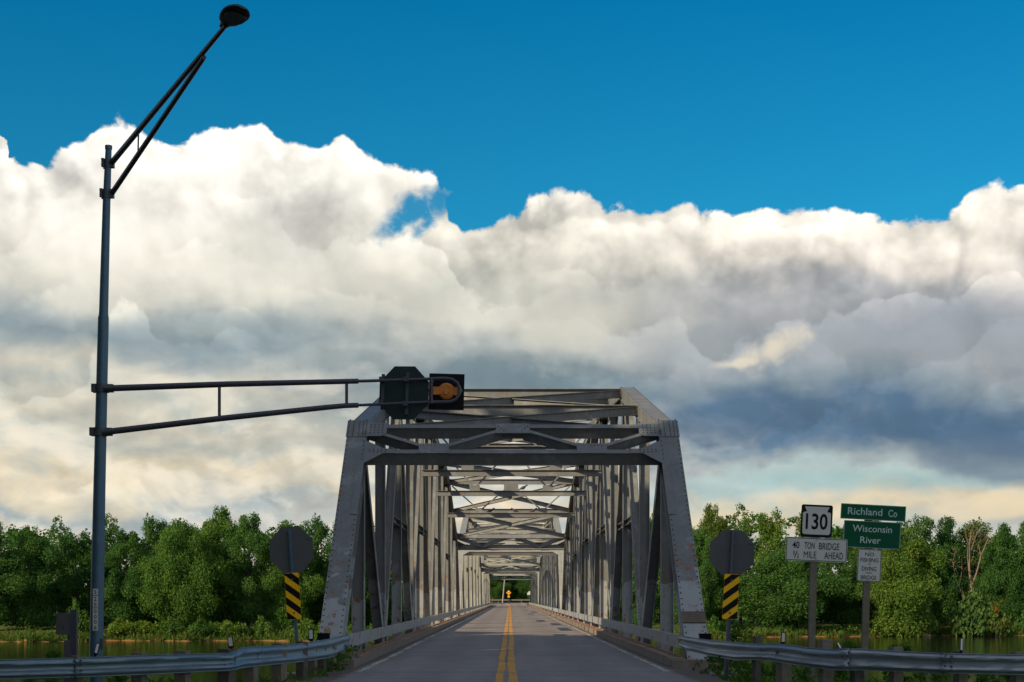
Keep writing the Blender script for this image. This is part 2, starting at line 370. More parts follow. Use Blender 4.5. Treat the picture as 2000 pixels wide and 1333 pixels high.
# ------------------------------------------------------------------ mesh helpers
class MB:
    """collects shapes, then links them as one mesh object"""
    def __init__(self): self.v, self.f, self.m, self.cur = [], [], [], 0
    def slot(self, i): self.cur = i; return self
    def add(self, vs, fs):
        o = len(self.v); self.v += [tuple(p) for p in vs]
        for f in fs: self.f.append(tuple(i + o for i in f)); self.m.append(self.cur)
        return self
    def obox(self, c, a, b, n, ha, hb, hn):
        """box at c with half sizes along unit axes a, b, n"""
        c, a, b, n = Vector(c), Vector(a) * ha, Vector(b) * hb, Vector(n) * hn
        vs = [c + a * i + b * j + n * k for k in (-1, 1) for j in (-1, 1) for i in (-1, 1)]
        return self.add(vs, [(0, 2, 3, 1), (4, 5, 7, 6), (0, 1, 5, 4), (2, 6, 7, 3), (0, 4, 6, 2), (1, 3, 7, 5)])
    def box(self, x0, x1, y0, y1, z0, z1):
        return self.obox(((x0 + x1) / 2, (y0 + y1) / 2, (z0 + z1) / 2), (1, 0, 0), (0, 1, 0), (0, 0, 1), abs(x1 - x0) / 2, abs(y1 - y0) / 2, abs(z1 - z0) / 2)
    def bar(self, p0, p1, side, w, d):
        """rectangular bar from p0 to p1; w along side, d across"""
        p0, p1 = Vector(p0), Vector(p1); a = (p1 - p0); l = a.length; a.normalize()
        s = Vector(side); s = (s - a * s.dot(a)).normalized(); n = a.cross(s)
        return self.obox((p0 + p1) / 2, a, s, n, l / 2, w / 2, d / 2)
    def hsec(self, p0, p1, fn, fw, d, t=0.022):
        """H section from p0 to p1: flanges face +-fn, fw wide, d deep overall"""
        p0, p1 = Vector(p0), Vector(p1); a = (p1 - p0); l = a.length; a.normalize()
        n = Vector(fn); n = (n - a * n.dot(a)).normalized(); s = a.cross(n); c = (p0 + p1) / 2
        for k in (-1, 1): self.obox(c + n * k * (d - t) / 2, a, s, n, l / 2, fw / 2, t / 2)
        return self.obox(c, a, s, n, l / 2 - 0.002, t * 0.4, d / 2 - t)
    def tube(self, path, radii, seg=12, caps=True):
        path = [Vector(p) for p in path]; n = len(path)
        if not hasattr(radii, '__len__'): radii = [radii] * n
        o = len(self.v); ref = None
        for i, p in enumerate(path):
            t = (path[min(i + 1, n - 1)] - path[max(i - 1, 0)]).normalized()
            if ref is None: ref = Vector((1, 0, 0)) if abs(t.x) < 0.8 else Vector((0, 0, 1))
            u = (ref - t * ref.dot(t)).normalized(); w = t.cross(u); ref = u
            for k in range(seg):
                q = 2 * math.pi * k / seg
                self.v.append(tuple(p + (u * math.cos(q) + w * math.sin(q)) * radii[i]))
        for i in range(n - 1):
            for k in range(seg):
                a = o + i * seg + k; b = o + i * seg + (k + 1) % seg
                self.f.append((a, b, b + seg, a + seg)); self.m.append(self.cur)
        if caps:
            self.f.append(tuple(o + k for k in reversed(range(seg)))); self.m.append(self.cur)
            self.f.append(tuple(o + (n - 1) * seg + k for k in range(seg))); self.m.append(self.cur)
        return self
    def prism(self, outline, org, ux, uy, depth):
        """polygon outline (in ux, uy) given thickness depth along ux x uy"""
        ux, uy, org = Vector(ux), Vector(uy), Vector(org); nn = ux.cross(uy).normalized()
        n = len(outline)
        vs = [org + ux * a + uy * b for a, b in outline] + [org + ux * a + uy * b + nn * depth for a, b in outline]
        fs = [tuple(reversed(range(n))), tuple(range(n, 2 * n))] + [(i, (i + 1) % n, n + (i + 1) % n, n + i) for i in range(n)]
        return self.add(vs, fs)
    def ring(self, outer, inner, org, ux, uy, depth):
        ux, uy, org = Vector(ux), Vector(uy), Vector(org); nn = ux.cross(uy).normalized(); n = len(outer)
        vs = []
        for lo, k in ((outer, 0), (inner, 0), (outer, 1), (inner, 1)):
            vs += [org + ux * a + uy * b + nn * depth * k for a, b in lo]
        fs = []
        for i in range(n):
            j = (i + 1) % n
            fs += [(2 * n + i, 2 * n + j, 3 * n + j, 3 * n + i), (i, j, 2 * n + j, 2 * n + i), (n + j, n + i, 3 * n + i, 3 * n + j)]
        return self.add(vs, fs)
    def rivet(self, c, n, r=0.022, h=0.022):
        c, n = Vector(c), Vector(n).normalized(); u = n.orthogonal().normalized(); w = n.cross(u)
        vs = [c + (u * math.cos(k * math.pi / 3) + w * math.sin(k * math.pi / 3)) * r for k in range(6)]
        vs += [c + n * h + (u * math.cos(k * math.pi / 3) + w * math.sin(k * math.pi / 3)) * r * 0.55 for k in range(6)]
        return self.add(vs, [(k, (k + 1) % 6, 6 + (k + 1) % 6, 6 + k) for k in range(6)] + [tuple(range(6, 12))])
    def build(self, name, mats, parent=None, smooth=False):
        me = bpy.data.meshes.new(name); me.from_pydata(self.v, [], self.f)
        mats = mats if isinstance(mats, (list, tuple)) else [mats]
        for m in mats: me.materials.append(m)
        if len(mats) > 1: me.polygons.foreach_set('material_index', self.m)
        if smooth:
            me.polygons.foreach_set('use_smooth', [True] * len(me.polygons)); me.set_sharp_from_angle(angle=math.radians(40))
        me.update()
        return link(name, me, parent)

def link(name, me, parent=None):
    o = bpy.data.objects.new(name, me); COL.objects.link(o)
    if parent is not None: o.parent = parent
    return o

def tag(o, label=None, cat=None, group=None, kind=None):
    for k, v in (('label', label), ('category', cat), ('group', group), ('kind', kind)):
        if v: o[k] = v
    return o

def thing(name, label, cat, loc=(0, 0, 0), group=None):
    o = bpy.data.objects.new(name, None); COL.objects.link(o)
    o.location = loc; o.empty_display_size = 0.2
    return tag(o, label, cat, group)

def at(px, py, d):
    """the point seen at photo pixel (px, py), d metres down the road"""
    return Vector(((px - VPX) * d / FPX, d, CAM_H + (VPY - py) * d / FPX))

def rrect(w, h, r, seg=5):
    pts = []
    for cx, cy, a0 in ((w / 2 - r, h / 2 - r, 0), (-w / 2 + r, h / 2 - r, 90), (-w / 2 + r, -h / 2 + r, 180), (w / 2 - r, -h / 2 + r, 270)):
        for k in range(seg + 1):
            a = math.radians(a0 + 90 * k / seg); pts.append((cx + r * math.cos(a), cy + r * math.sin(a)))
    return pts

def quads_mesh(name, verts, faces_n, mats, mat_idx=None):
    """numpy verts (N*4,3) as N quads"""
    me = bpy.data.meshes.new(name); nf = len(verts) // 4
    me.vertices.add(len(verts)); me.vertices.foreach_set('co', verts.astype(np.float32).ravel())
    me.loops.add(nf * 4); me.loops.foreach_set('vertex_index', np.arange(nf * 4, dtype=np.int32))
    me.polygons.add(nf); me.polygons.foreach_set('loop_start', np.arange(0, nf * 4, 4, dtype=np.int32))
    for m in mats: me.materials.append(m)
    if mat_idx is not None: me.polygons.foreach_set('material_index', mat_idx.astype(np.int32))
    me.update(calc_edges=True)
    return me

def leaf_cloud(rng, centres, radii, per_m2, size, up=0.35, squash=0.92):
    """leaf-sized faces scattered through a set of clumps"""
    C, Nn, out = [], [], []
    for c, r in zip(centres, radii):
        n = max(6, int(per_m2 * 4 * math.pi * r * r))
        d = rng.normal(size=(n, 3)); d /= np.linalg.norm(d, axis=1)[:, None]
        rr = r * (0.36 + 0.84 * rng.random(n) ** 0.8)
        p = c + d * rr[:, None] * np.array([1, 1, squash])
        nn = d * 0.55 + rng.normal(size=(n, 3)) * 0.55 + np.array([0, 0, up])
        C.append(p); Nn.append(nn)
    P = np.concatenate(C); N = np.concatenate(Nn); N /= np.linalg.norm(N, axis=1)[:, None]
    t = rng.normal(size=P.shape); t -= N * (t * N).sum(1)[:, None]; t /= np.linalg.norm(t, axis=1)[:, None]
    b = np.cross(N, t); s = (size * (0.6 + 0.8 * rng.random(len(P))))[:, None]
    v = np.stack([P - t * s * 0.7, P - b * s * 0.42 + N * s * 0.1, P + t * s * 0.7, P + b * s * 0.42 + N * s * 0.1], 1)
    return v.reshape(-1, 3)

def text_part(s, parent, mat, cx, cz, width, height, y, name='lettering', bold=0.012):
    """lettering in the XZ plane facing -Y, fitted to width x height about (cx, cz)"""
    cu = bpy.data.curves.new('lettering', 'FONT'); cu.body = s; cu.size = 1.0; cu.offset = bold; cu.extrude = 0.0; cu.resolution_u = 3
    tmp = bpy.data.objects.new('lettering', cu); COL.objects.link(tmp)
    me = bpy.data.meshes.new_from_object(tmp.evaluated_get(bpy.context.evaluated_depsgraph_get()))
    bpy.data.objects.remove(tmp); bpy.data.curves.remove(cu)
    n = len(me.vertices); co = np.empty(n * 3, np.float32); me.vertices.foreach_get('co', co); co = co.reshape(-1, 3)
    lo, hi = co.min(0), co.max(0); sz = np.maximum(hi - lo, 1e-6)
    out = np.zeros_like(co)
    out[:, 0] = cx + ((co[:, 0] - lo[0]) / sz[0] - 0.5) * width
    out[:, 2] = cz + ((co[:, 1] - lo[1]) / sz[1] - 0.5) * height
    out[:, 1] = y
    me.vertices.foreach_set('co', out.ravel()); me.materials.clear(); me.materials.append(mat); me.update()
    return link(name, me, parent)

# ------------------------------------------------------------------ terrain, river, road
WATER_Z = -4.5
def rail_y(ax):
    """how far down the road the guardrails run, by distance from the centre line"""
    return float(np.interp(ax, [0, 3.8, 4.1, 4.8, 5.5, 8.0, 14.0, 60.0], [36.2, 36.2, 30.0, 27.0, 25.6, 24.3, 23.0, 20.0]))
def bank_y(x):
    w = 2.2 * math.sin(x * 0.11 + 0.6) + 1.3 * math.sin(x * 0.31) + 0.6 * math.sin(x * 0.9 + 2)
    return float(np.interp(x, [-400, -90, -20, 10, 60, 90, 400], [214, 216, 219, 236, 246, 252, 262])) + w
def road_z(y): return float(np.interp(y, [0, 312, 322, 332, 342, 1000], [0, 0, 0.12, 0.38, 0.62, 0.62]))
def ground_z(x, y):
    if y < 150:
        e = y - (rail_y(abs(x)) + 1.6)
        z = -0.16 if e < 0 else -0.16 - 0.62 * e
        z += 0.05 * math.sin(x * 3.1 + y * 1.7) + 0.03 * math.sin(x * 7.3 - y * 4.1)
        if abs(x) < 5.3 and y < 34.5: z = min(z, -0.16)
        return max(z, -7.0)
    d = y - bank_y(x)
    z = float(np.interp(d, [-12, -1.0, 0.0, 0.6, 5, 14, 40, 120, 900, 4000], [-7.0, -4.75, -4.55, -4.1, -3.75, -3.45, -3.1, -2.8, -1.0, 0.0]))
    if y > 300:
        k = float(np.interp(y, [308, 330], [0, 1])) * float(np.interp(abs(x), [16, 60], [1, 0]))
        z = z * (1 - k) + (road_z(y) - 0.22) * k
    return z + 0.08 * math.sin(x * 0.9 + y * 0.4)

gx = np.unique(np.concatenate([np.linspace(-2500, -140, 22), np.linspace(-140, -14, 64), np.linspace(-14, 14, 57), np.linspace(14, 140, 64), np.linspace(140, 2500, 22)]))
gy = np.unique(np.concatenate([np.linspace(-120, 15, 10), np.linspace(15, 48, 67), np.linspace(48, 195, 12), np.linspace(195, 275, 100), np.linspace(275, 420, 40), np.linspace(420, 5000, 24)]))
gv = [(x, y, ground_z(x, y)) for y in gy for x in gx]
nx = len(gx)
gf = [(j * nx + i, j * nx + i + 1, (j + 1) * nx + i + 1, (j + 1) * nx + i) for j in range(len(gy) - 1) for i in range(nx - 1)]
m, nt_, b_ = new_mat('earth_and_turf')
g_ = nt_.nodes.new('ShaderNodeNewGeometry'); pos_ = g_.outputs['Position']
sp_ = nt_.nodes.new('ShaderNodeSeparateXYZ'); nt_.links.new(pos_, sp_.inputs[0])
zz = S(nt_, sp_.outputs[2])
n1 = noise(nt_, pos_, 0.35, 6.0, 0.6); n2 = noise(nt_, pos_, 4.0, 6.0, 0.65)
turf = mix(nt_, n1, (0.045, 0.085, 0.016), (0.13, 0.15, 0.035))
turf = mix(nt_, n2 * 0.5, turf, (0.12, 0.10, 0.045))
mud = mix(nt_, n2, (0.20, 0.095, 0.035), (0.34, 0.17, 0.065))
c_ = mix(nt_, (zz + (n1 - 0.5) * 1.8).smooth(-4.45, -4.15), mud, turf)
nt_.links.new(c_, b_.inputs['Base Color']); b_.inputs['Roughness'].default_value = 1.0; b_.inputs['Specular IOR Level'].default_value = 0.1
M['earth'] = m
me = bpy.data.meshes.new('ground'); me.from_pydata(gv, [], gf); me.materials.append(m); me.update()
for p in me.polygons: p.use_smooth = True
tag(link('ground', me), kind='structure')

# river: dark brown-green, ruffled
m, nt_, b_ = new_mat('river_water')
g_ = nt_.nodes.new('ShaderNodeNewGeometry')
sp_ = nt_.nodes.new('ShaderNodeSeparateXYZ'); nt_.links.new(g_.outputs['Position'], sp_.inputs[0])
wv = xyz(nt_, S(nt_, sp_.outputs[0]) * 0.45, S(nt_, sp_.outputs[1]) * 0.9)
b_.inputs['Base Color'].default_value = (0.010, 0.012, 0.005, 1); b_.inputs['Roughness'].default_value = 0.06; b_.inputs['IOR'].default_value = 1.33
bn = nt_.nodes.new('ShaderNodeBump'); bn.inputs['Strength'].default_value = 0.34; bn.inputs['Distance'].default_value = 0.05
nt_.links.new(noise(nt_, wv, 2.0, 5.0, 0.55, 0.5).s, bn.inputs['Height']); nt_.links.new(bn.outputs[0], b_.inputs['Normal'])
tag(MB().add([(-2400, 26, WATER_Z), (2400, 26, WATER_Z), (2400, 290, WATER_Z), (-2400, 290, WATER_Z)], [(0, 1, 2, 3)]).build('river_water', m), kind='structure')

# asphalt with worn wheel tracks, swept-up grit at the kerbs, fine cracks across
CX = 0.08                                        # centre line of the bridge
m, nt_, b_ = new_mat('asphalt')
g_ = nt_.nodes.new('ShaderNodeNewGeometry'); pos_ = g_.outputs['Position']
sp_ = nt_.nodes.new('ShaderNodeSeparateXYZ'); nt_.links.new(pos_, sp_.inputs[0])
x_, y_ = S(nt_, sp_.outputs[0]), S(nt_, sp_.outputs[1])
grain = noise(nt_, pos_, 60.0, 4.0, 0.7); broad = noise(nt_, xyz(nt_, x_ * 1.2, y_ * 0.18), 1.0, 5.0, 0.6)
cross = noise(nt_, xyz(nt_, x_ * 0.25, y_ * 1.6), 1.0, 3.0, 0.6)
v_ = (grain - 0.5) * 0.5 + (broad - 0.5) * 0.45 + (cross - 0.5) * 0.55 + 1.0
c_ = mix(nt_, 1.0, (0.275, 0.238, 0.220), xyz(nt_, v_, v_, v_), 'MULTIPLY')
wheel = ((x_ - CX).abs() - 1.75).abs().smooth(0.15, 0.7, 1.0, 0.0)
c_ = mix(nt_, wheel * 0.25, c_, (0.155, 0.135, 0.125))
off = (x_ - CX).abs() + (noise(nt_, pos_, 1.6, 6.0, 0.7) - 0.5) * 0.55
grit = off.smooth(3.35, 3.62)
c_ = mix(nt_, grit * 0.8, c_, mix(nt_, noise(nt_, pos_, 9.0, 6.0, 0.7), (0.055, 0.036, 0.026), (0.19, 0.125, 0.075)))
wav = (noise(nt_, xyz(nt_, x_ * 0.5, 0.0, 3.0), 1.5, 4.0, 0.6) - 0.5) * 0.5
jt = ((y_ - 33.35 + wav * 0.3).abs()).smooth(0.02, 0.06, 1.0, 0.0) * noise(nt_, pos_, 2.0, 3.0, 0.6).smooth(0.35, 0.5)
c_ = mix(nt_, jt * 0.85, c_, (0.02, 0.018, 0.018))
crk = (noise(nt_, xyz(nt_, x_ * 0.8, y_ * 0.35, 4.0), 1.0, 7.0, 0.65, 1.2) - 0.5).abs().smooth(0.0, 0.006, 1.0, 0.0) * noise(nt_, pos_, 0.4, 2.0, 0.5).smooth(0.45, 0.6)
c_ = mix(nt_, crk * 0.75, c_, (0.045, 0.038, 0.036))
lane = ((x_ - CX).abs() - 1.75).abs().smooth(0.9, 1.5)
c_ = mix(nt_, lane * noise(nt_, xyz(nt_, x_ * 2.0, y_ * 0.08, 6.0), 1.0, 4.0, 0.6).smooth(0.4, 0.75) * 0.4, c_, (0.10, 0.085, 0.078))
tar = (noise(nt_, xyz(nt_, x_ * 1.5, y_ * 0.5, 9.0), 1.2, 4.0, 0.6) - 0.72).smooth(0.0, 0.06)
c_ = mix(nt_, tar * 0.25, c_, (0.035, 0.034, 0.045))
nt_.links.new(c_, b_.inputs['Base Color']); b_.inputs['Roughness'].default_value = 0.85; b_.inputs['Specular IOR Level'].default_value = 0.3
bn = nt_.nodes.new('ShaderNodeBump'); bn.inputs['Strength'].default_value = 0.5; bn.inputs['Distance'].default_value = 0.01
nt_.links.new(grain.s, bn.inputs['Height']); nt_.links.new(bn.outputs[0], b_.inputs['Normal'])
M['asphalt'] = m
rb = MB()
ys = [-110, -40, 0, 20, 28, 31, 34.6, 36.1] + [40 + 10 * k for k in range(28)] + [312, 315, 318, 322, 326, 329, 332, 335, 338, 342, 346.5]
def road_half(y): return float(np.interp(y, [-120, 27, 31, 34, 36, 325, 328, 332, 335, 338, 400], [6.0, 5.0, 4.35, 3.95, 3.66, 3.66, 4.3, 6, 10, 40, 40]))
for y in ys:
    h = road_half(y); z = road_z(y); rb.v += [(CX - h, y, z), (CX + h, y, z), (CX + h + 0.4, y, z - 0.5), (CX - h - 0.4, y, z - 0.5)]
for k in range(len(ys) - 1):
    o = 4 * k
    for q in ((0, 1, 5, 4), (1, 2, 6, 5), (3, 0, 4, 7)): rb.f.append(tuple(o + i for i in q)); rb.m.append(0)
tag(rb.build('road', m), kind='structure')

def paint(name, rgb, wear):
    m, nt, b = new_mat(name)
    g = nt.nodes.new('ShaderNodeNewGeometry'); pos = g.outputs['Position']
    w = noise(nt, pos, 7.0, 7.0, 0.75); w2 = noise(nt, pos, 0.5, 3.0, 0.5)
    a = (w + (w2 - 0.5) * 0.5).smooth(wear, wear + 0.12)
    v = (noise(nt, pos, 2.0, 4.0, 0.6) - 0.5) * 0.5 + 1.0
    nt.links.new(mix(nt, a, (0.20, 0.175, 0.16), mix(nt, 1.0, rgb, xyz(nt, v, v, v), 'MULTIPLY')), b.inputs['Base Color']); b.inputs['Roughness'].default_value = 0.7
    return m
def stripe(name, x0, x1, mat, seed, y0=-60.0, y1=336.0, jag=0.018):
    r = random.Random(seed); mb = MB(); y = y0; wob = 0.0
    while y < y1:
        wob = wob * 0.9 + r.uniform(-1, 1) * 0.008
        drift = float(np.interp(y, [318, 336], [0, -0.9]))
        mb.v += [(x0 + wob + drift + r.uniform(-jag, jag), y, road_z(y) + 0.006), (x1 + wob + drift + r.uniform(-jag, jag), y, road_z(y) + 0.006)]; y += 0.35 if y > 28 else 4
    for k in range(len(mb.v) // 2 - 1): mb.f.append((2 * k, 2 * k + 1, 2 * k + 3, 2 * k + 2)); mb.m.append(0)
    tag(mb.build(name, mat), kind='structure')
yel = paint('road_yellow', (0.68, 0.32, 0.03), 0.365); whi = paint('road_white', (0.55, 0.53, 0.48), 0.41)
stripe('centre_line_marking', -0.285, -0.115, yel, 1); stripe('centre_line_marking', -0.045, 0.135, yel, 2)
stripe('edge_line_marking', -3.33, -3.20, whi, 3, 33.3, 334, 0.03); stripe('edge_line_marking', 3.36, 3.49, whi, 4, 33.3, 334, 0.03)

# ------------------------------------------------------------------ the truss spans
TX = 4.39                                       # truss planes at CX +- TX
ZU = [None, 6.30, 7.85, 9.40, 10.0, 10.3, 10.4, 10.3, 10.0, 9.40, 7.85, 6.30]
ZL = -0.12
def box_member(mb, p0, p1, inward, wide=0.56, deep=0.46, lace=True, riv=None, wide_dir=(1, 0, 0)):
    """built-up chord: cover plate, two web plates, X lacing on the open side (towards `inward`)"""
    p0, p1 = Vector(p0), Vector(p1); a = p1 - p0; l = a.length; a.normalize()
    s = Vector(wide_dir); n = Vector(inward); n = (n - a * n.dot(a)).normalized(); c = (p0 + p1) / 2
    mb.slot(0)
    mb.obox(c - n * (deep / 2), a, s, n, l / 2, wide / 2, 0.010)
    for k in (-1, 1): mb.obox(c + s * k * (wide / 2 - 0.06), a, s, n, l / 2 - 0.004, 0.012, deep / 2 - 0.012)
    for k in (-1, 1): mb.obox(c + s * k * (wide / 2 - 0.03) + n * (deep / 2 - 0.012), a, s, n, l / 2 - 0.006, 0.05, 0.010)
    if lace:
        nb = int(l / 0.42); st = l / nb; w = wide / 2 - 0.06
        for i in range(nb):
            q = p0 + a * (st * i) + n * (deep / 2 + 0.002)
            mb.bar(q - s * w, q + s * w + a * st, s, 0.05, 0.008)
            mb.bar(q + s * w + n * 0.01, q - s * w + a * st + n * 0.01, s, 0.05, 0.008)
    if riv:
        mb.slot(1); nb = int(l / riv)
        for i in range(nb + 1):
            for k in (-1, 1): mb.rivet(p0 + a * (riv * (i + 0.3)) + s * k * (wide / 2 - 0.045) - n * (deep / 2 + 0.010), -n, 0.024, 0.02)
        mb.slot(0)

def build_span(label, y0, p, mat, near):
    root = thing('truss_span', label, 'bridge', (CX, y0, 0), 'truss spans of the bridge')
    R = lambda mb, name, mt=mat: mb.build(name, mt, root)
    two = [mat, M['rivet']]
    n = 12
    yl = lambda i: p * i
    U = lambda s, i: Vector((s * TX, yl(i), ZU[i]))
    Lo = lambda s, i: Vector((s * TX, yl(i), ZL))
    for s in (-1, 1):
        for i0, i1 in ((0, 1), (12, 11)):
            a = Lo(s, i0); b = U(s, i1); mb = MB(); d = (b - a).normalized()
            inward = Vector((0, d.z, -d.y)) if i0 == 0 else Vector((0, -d.z, d.y))
            if inward.z > 0: inward = -inward
            box_member(mb, a - d * 0.25, b + d * 0.28, inward, lace=True, riv=0.21 if (near and i0 == 0) else None)
            nn = -inward
            if i0 == 0:                                             # splice and hip plates with their rivet rows
                sx = Vector((1, 0, 0))
                mb.slot(0); off = nn * 0.255
                hip = b + d * 0.08
                mb.prism([(-0.30 * 1, -0.62), (0.30, -0.62), (0.30, 0.18), (-0.30, 0.18)], hip + off - nn * 0.008, (1, 0, 0), d, 0.014)
                q = a + (b - a) * 0.70
                mb.obox(q + off + sx * (-s * 0.20), d, sx, nn, 1.15, 0.095, 0.008)
                if near:
                    mb.slot(1)
                    for k in range(9):
                        for c_ in (-0.25, -0.11, 0.05, 0.16, 0.25):
                            mb.rivet(hip + d * (-0.56 + 0.085 * k) + sx * c_ * 1.0 + off + nn * 0.006, nn, 0.02, 0.018)
                    mb.slot(0)
            R(mb, 'end_post', two)
        for i in range(1, 11):
            mb = MB(); box_member(mb, U(s, i), U(s, i + 1), (0, 0, -1), 0.54, 0.44, True, 0.5 if (near and i < 4) else None)
            R(mb, 'top_chord', two)
        R(MB().box(s * TX - 0.22, s * TX + 0.22, -0.4, yl(12) + 0.4, ZL - 0.42, ZL - 0.02), 'bottom_chord')
        for i in range(1, 12):
            d_ = 0.36 if i % 2 else 0.33
            mb = MB().hsec(Lo(s, i) + Vector((0, 0, -0.1)), U(s, i) - Vector((0, 0, 0.2)), (1, 0, 0), 0.30, d_)
            if near and i in (2, 4, 6):
                for k in range(5):
                    for q in (-0.1, 0.1): mb.slot(1).rivet((s * (TX - 0.16), yl(i) + q, 0.9 + 0.11 * k), (-s, 0, 0), 0.02, 0.02)
            R(mb, 'vertical', two)
        for i in range(1, 11):
            if i % 2: a, b = U(s, i), Lo(s, i + 1)
            else: a, b = Lo(s, i), U(s, i + 1)
            d = (b - a).normalized()
            R(MB().hsec(a + d * 0.25, b - d * 0.25, (1, 0, 0), 0.27 + 0.05 * (i < 5), 0.315), 'diagonal')
        for i in (3, 5, 7, 9):
            z = (ZU[i] + ZL) * 0.48
            R(MB().hsec((s * TX, yl(i) - p * 0.5, z), (s * TX, yl(i) + p * 0.5, z), (0, 0, 1), 0.26, 0.24), 'mid_strut')
        for i in range(1, 12):                                      # joint plates, inside face
            xi = s * (TX - 0.235)
            w = 0.55
            zt = ZU[i] + 0.10
            mb = MB().prism([(-w, zt - 0.05), (-w * 0.9, zt - 0.6), (-w * 0.4, zt - 0.95), (w * 0.4, zt - 0.95), (w * 0.9, zt - 0.6), (w, zt - 0.05)], (xi, yl(i), 0), (0, 1, 0), (0, 0, 1), 0.016)
            R(mb, 'gusset_plate')
            mb = MB().box(xi - 0.008, xi + 0.008, yl(i) - 0.5, yl(i) + 0.5, ZL - 0.02, 0.42)
            R(mb, 'gusset_plate')
        # roadside: kerb with a rusted steel edge, flat rail and its brackets
        kx = s * 3.66
        ko = 0.34
        R(MB().box(kx, kx + s * ko, 0.1 if s < 0 else -0.4, yl(12) + 0.45, -0.25, 0.20), 'kerb', M['concrete'])
        e = MB().box(kx - s * 0.008, kx + s * 0.06, 0.12, yl(12) + 0.44, 0.203, 0.218)
        e.box(kx + s * ko * 0.85, kx + s * (ko + 0.03), 0.12, yl(12) + 0.44, 0.203, 0.235)
        R(e, 'kerb_edge', M['rust'])
        rx = s * 3.86
        mb = MB().box(rx - 0.008, rx + 0.008, -0.3, yl(12) + 0.5, 0.44, 0.735)
        for z in (0.448, 0.727): mb.box(rx + s * 0.010, rx + s * 0.085, -0.3, yl(12) + 0.5, z - 0.008, z + 0.0085)
        R(mb, 'railing')
        for i in range(0, 25):
            y = yl(i / 2) + (0.22 if i % 2 == 0 else 0)
            if i % 2 == 0: R(MB().box(s * 3.95, s * 4.14, y - 0.05, y + 0.05, 0.50, 0.66), 'rail_bracket')
            else: R(MB().box(s * 3.95, s * 4.02, y - 0.06, y + 0.06, -0.1, 0.66), 'rail_bracket')
    R(MB().box(-3.66, 3.66, 0.0, yl(12) + 0.4, -0.30, -0.06), 'deck', M['concrete'])
    for i in range(0, 13): R(MB().hsec((-4.1, yl(i), -0.78), (4.1, yl(i), -0.78), (0, 0, 1), 0.3, 0.9), 'floor_beam')
    for i in range(1, 12):
        z = ZU[i] + 0.02
        if i not in (1, 11): R(MB().hsec((-TX + 0.26, yl(i), z - 0.02), (TX - 0.26, yl(i), z - 0.02), (0, 0, 1), 0.26, 0.34), 'top_strut')
    for i in range(1, 11):
        for s in (-1, 1):
            a, b = U(-s, i), U(s, i + 1)
            d = (b - a).normalized(); dz = Vector((0, 0, 0.02 * s - 0.01))
            R(MB().hsec(a + d * 0.38 + dz, b - d * 0.38 + dz, (0, 0, 1), 0.20, 0.27 + 0.012 * s), 'lateral_brace')
    for i in (3, 5, 7, 9):
        zb = {3: 7.2, 5: 7.55, 7: 7.6, 9: 7.15}[i]; y = yl(i) - 0.28
        R(MB().hsec((-TX + 0.12, y, zb), (TX - 0.12, y, zb), (0, 0, 1), 0.22, 0.30), 'sway_beam')
        mb = MB(); zt = ZU[i] - 0.2; zg = zb + 0.30; y2 = yl(i) - 0.14
        for k in (-1, 1):
            mb.bar((k * 3.95, y2, zt - 0.1), (k * 2.1, y2, zg), (1, 0, 0), 0.085, 0.05)
            mb.bar((k * 2.1, y2 + 0.052, zg), (0.18 * k, y2 + 0.052, zt - 0.12), (1, 0, 0), 0.085, 0.05)
            mb.box(k * 2.1 - 0.30, k * 2.1 + 0.30, y2 - 0.04, y2 - 0.027, zb + 0.155, zb + 0.48)
        mb.box(-0.48, 0.48, y2 - 0.04, y2 - 0.027, zt - 0.40, zt + 0.02)
        R(mb, 'sway_bracing')
    # portals in the plane of the end posts
    for i0, i1 in ((0, 1), (12, 11)):
        a = Vector((0, yl(i0), ZL)); b = Vector((0, yl(i1), ZU[i1])); d = (b - a); ln = d.length; d.normalize()
        nn = Vector((0, -d.z, d.y)) if i0 == 0 else Vector((0, d.z, -d.y))
        if nn.z < 0: nn = -nn
        X = Vector((1, 0, 0)); e = Vector((TX - 0.24, 0, 0))
        up = b + d * 0.0; lo = a + d * (ln * 0.875)
        mb = MB()
        def strut(p, q, w, dep, sink):
            q0 = nn * (0.235 - sink)
            mb.bar(p + q0 - nn * 0.012, q + q0 - nn * 0.012, d if abs((q - p).normalized().dot(d)) < 0.5 else X, w, 0.024)        # front flange
            mb.bar(p + q0 - nn * (dep / 2 + 0.013), q + q0 - nn * (dep / 2 + 0.013), d if abs((q - p).normalized().dot(d)) < 0.5 else X, w * 0.55, dep - 0.026)
        strut(up - e, up + e, 0.17, 0.40, 0.0)
        strut(lo - e, lo + e, 0.17, 0.44, 0.0)
        g = X * 2.2
        for k in (-1, 1):
            strut(up + e * k * 0.98 - d * 0.16, lo + g * k + d * 0.12, 0.12, 0.34, 0.006)
            strut(lo + g * k + d * 0.12, up - d * 0.14 + X * k * 0.3, 0.12, 0.34, 0.012)
        R(mb, 'portal_frame')
        plates = []; f = nn * 0.238
        th = 0.014
        flip = 1 if X.cross(d).dot(nn) > 0 else -1
        def plate(org, outline):
            nonlocal mb
            mb = MB(); plates.append(mb)
            if flip > 0: mb.prism(outline, org + f, X, d, th)
            else: mb.prism([(-x, y) for x, y in outline], org + f, -X, d, th)
        plate(up, [(-0.48, -0.36), (0.48, -0.36), (0.48, 0.11), (-0.48, 0.11)])
        for k in (-1, 1): plate(lo + g * k, [(-0.42, -0.10), (0.42, -0.10), (0.42, 0.36), (-0.42, 0.36)])
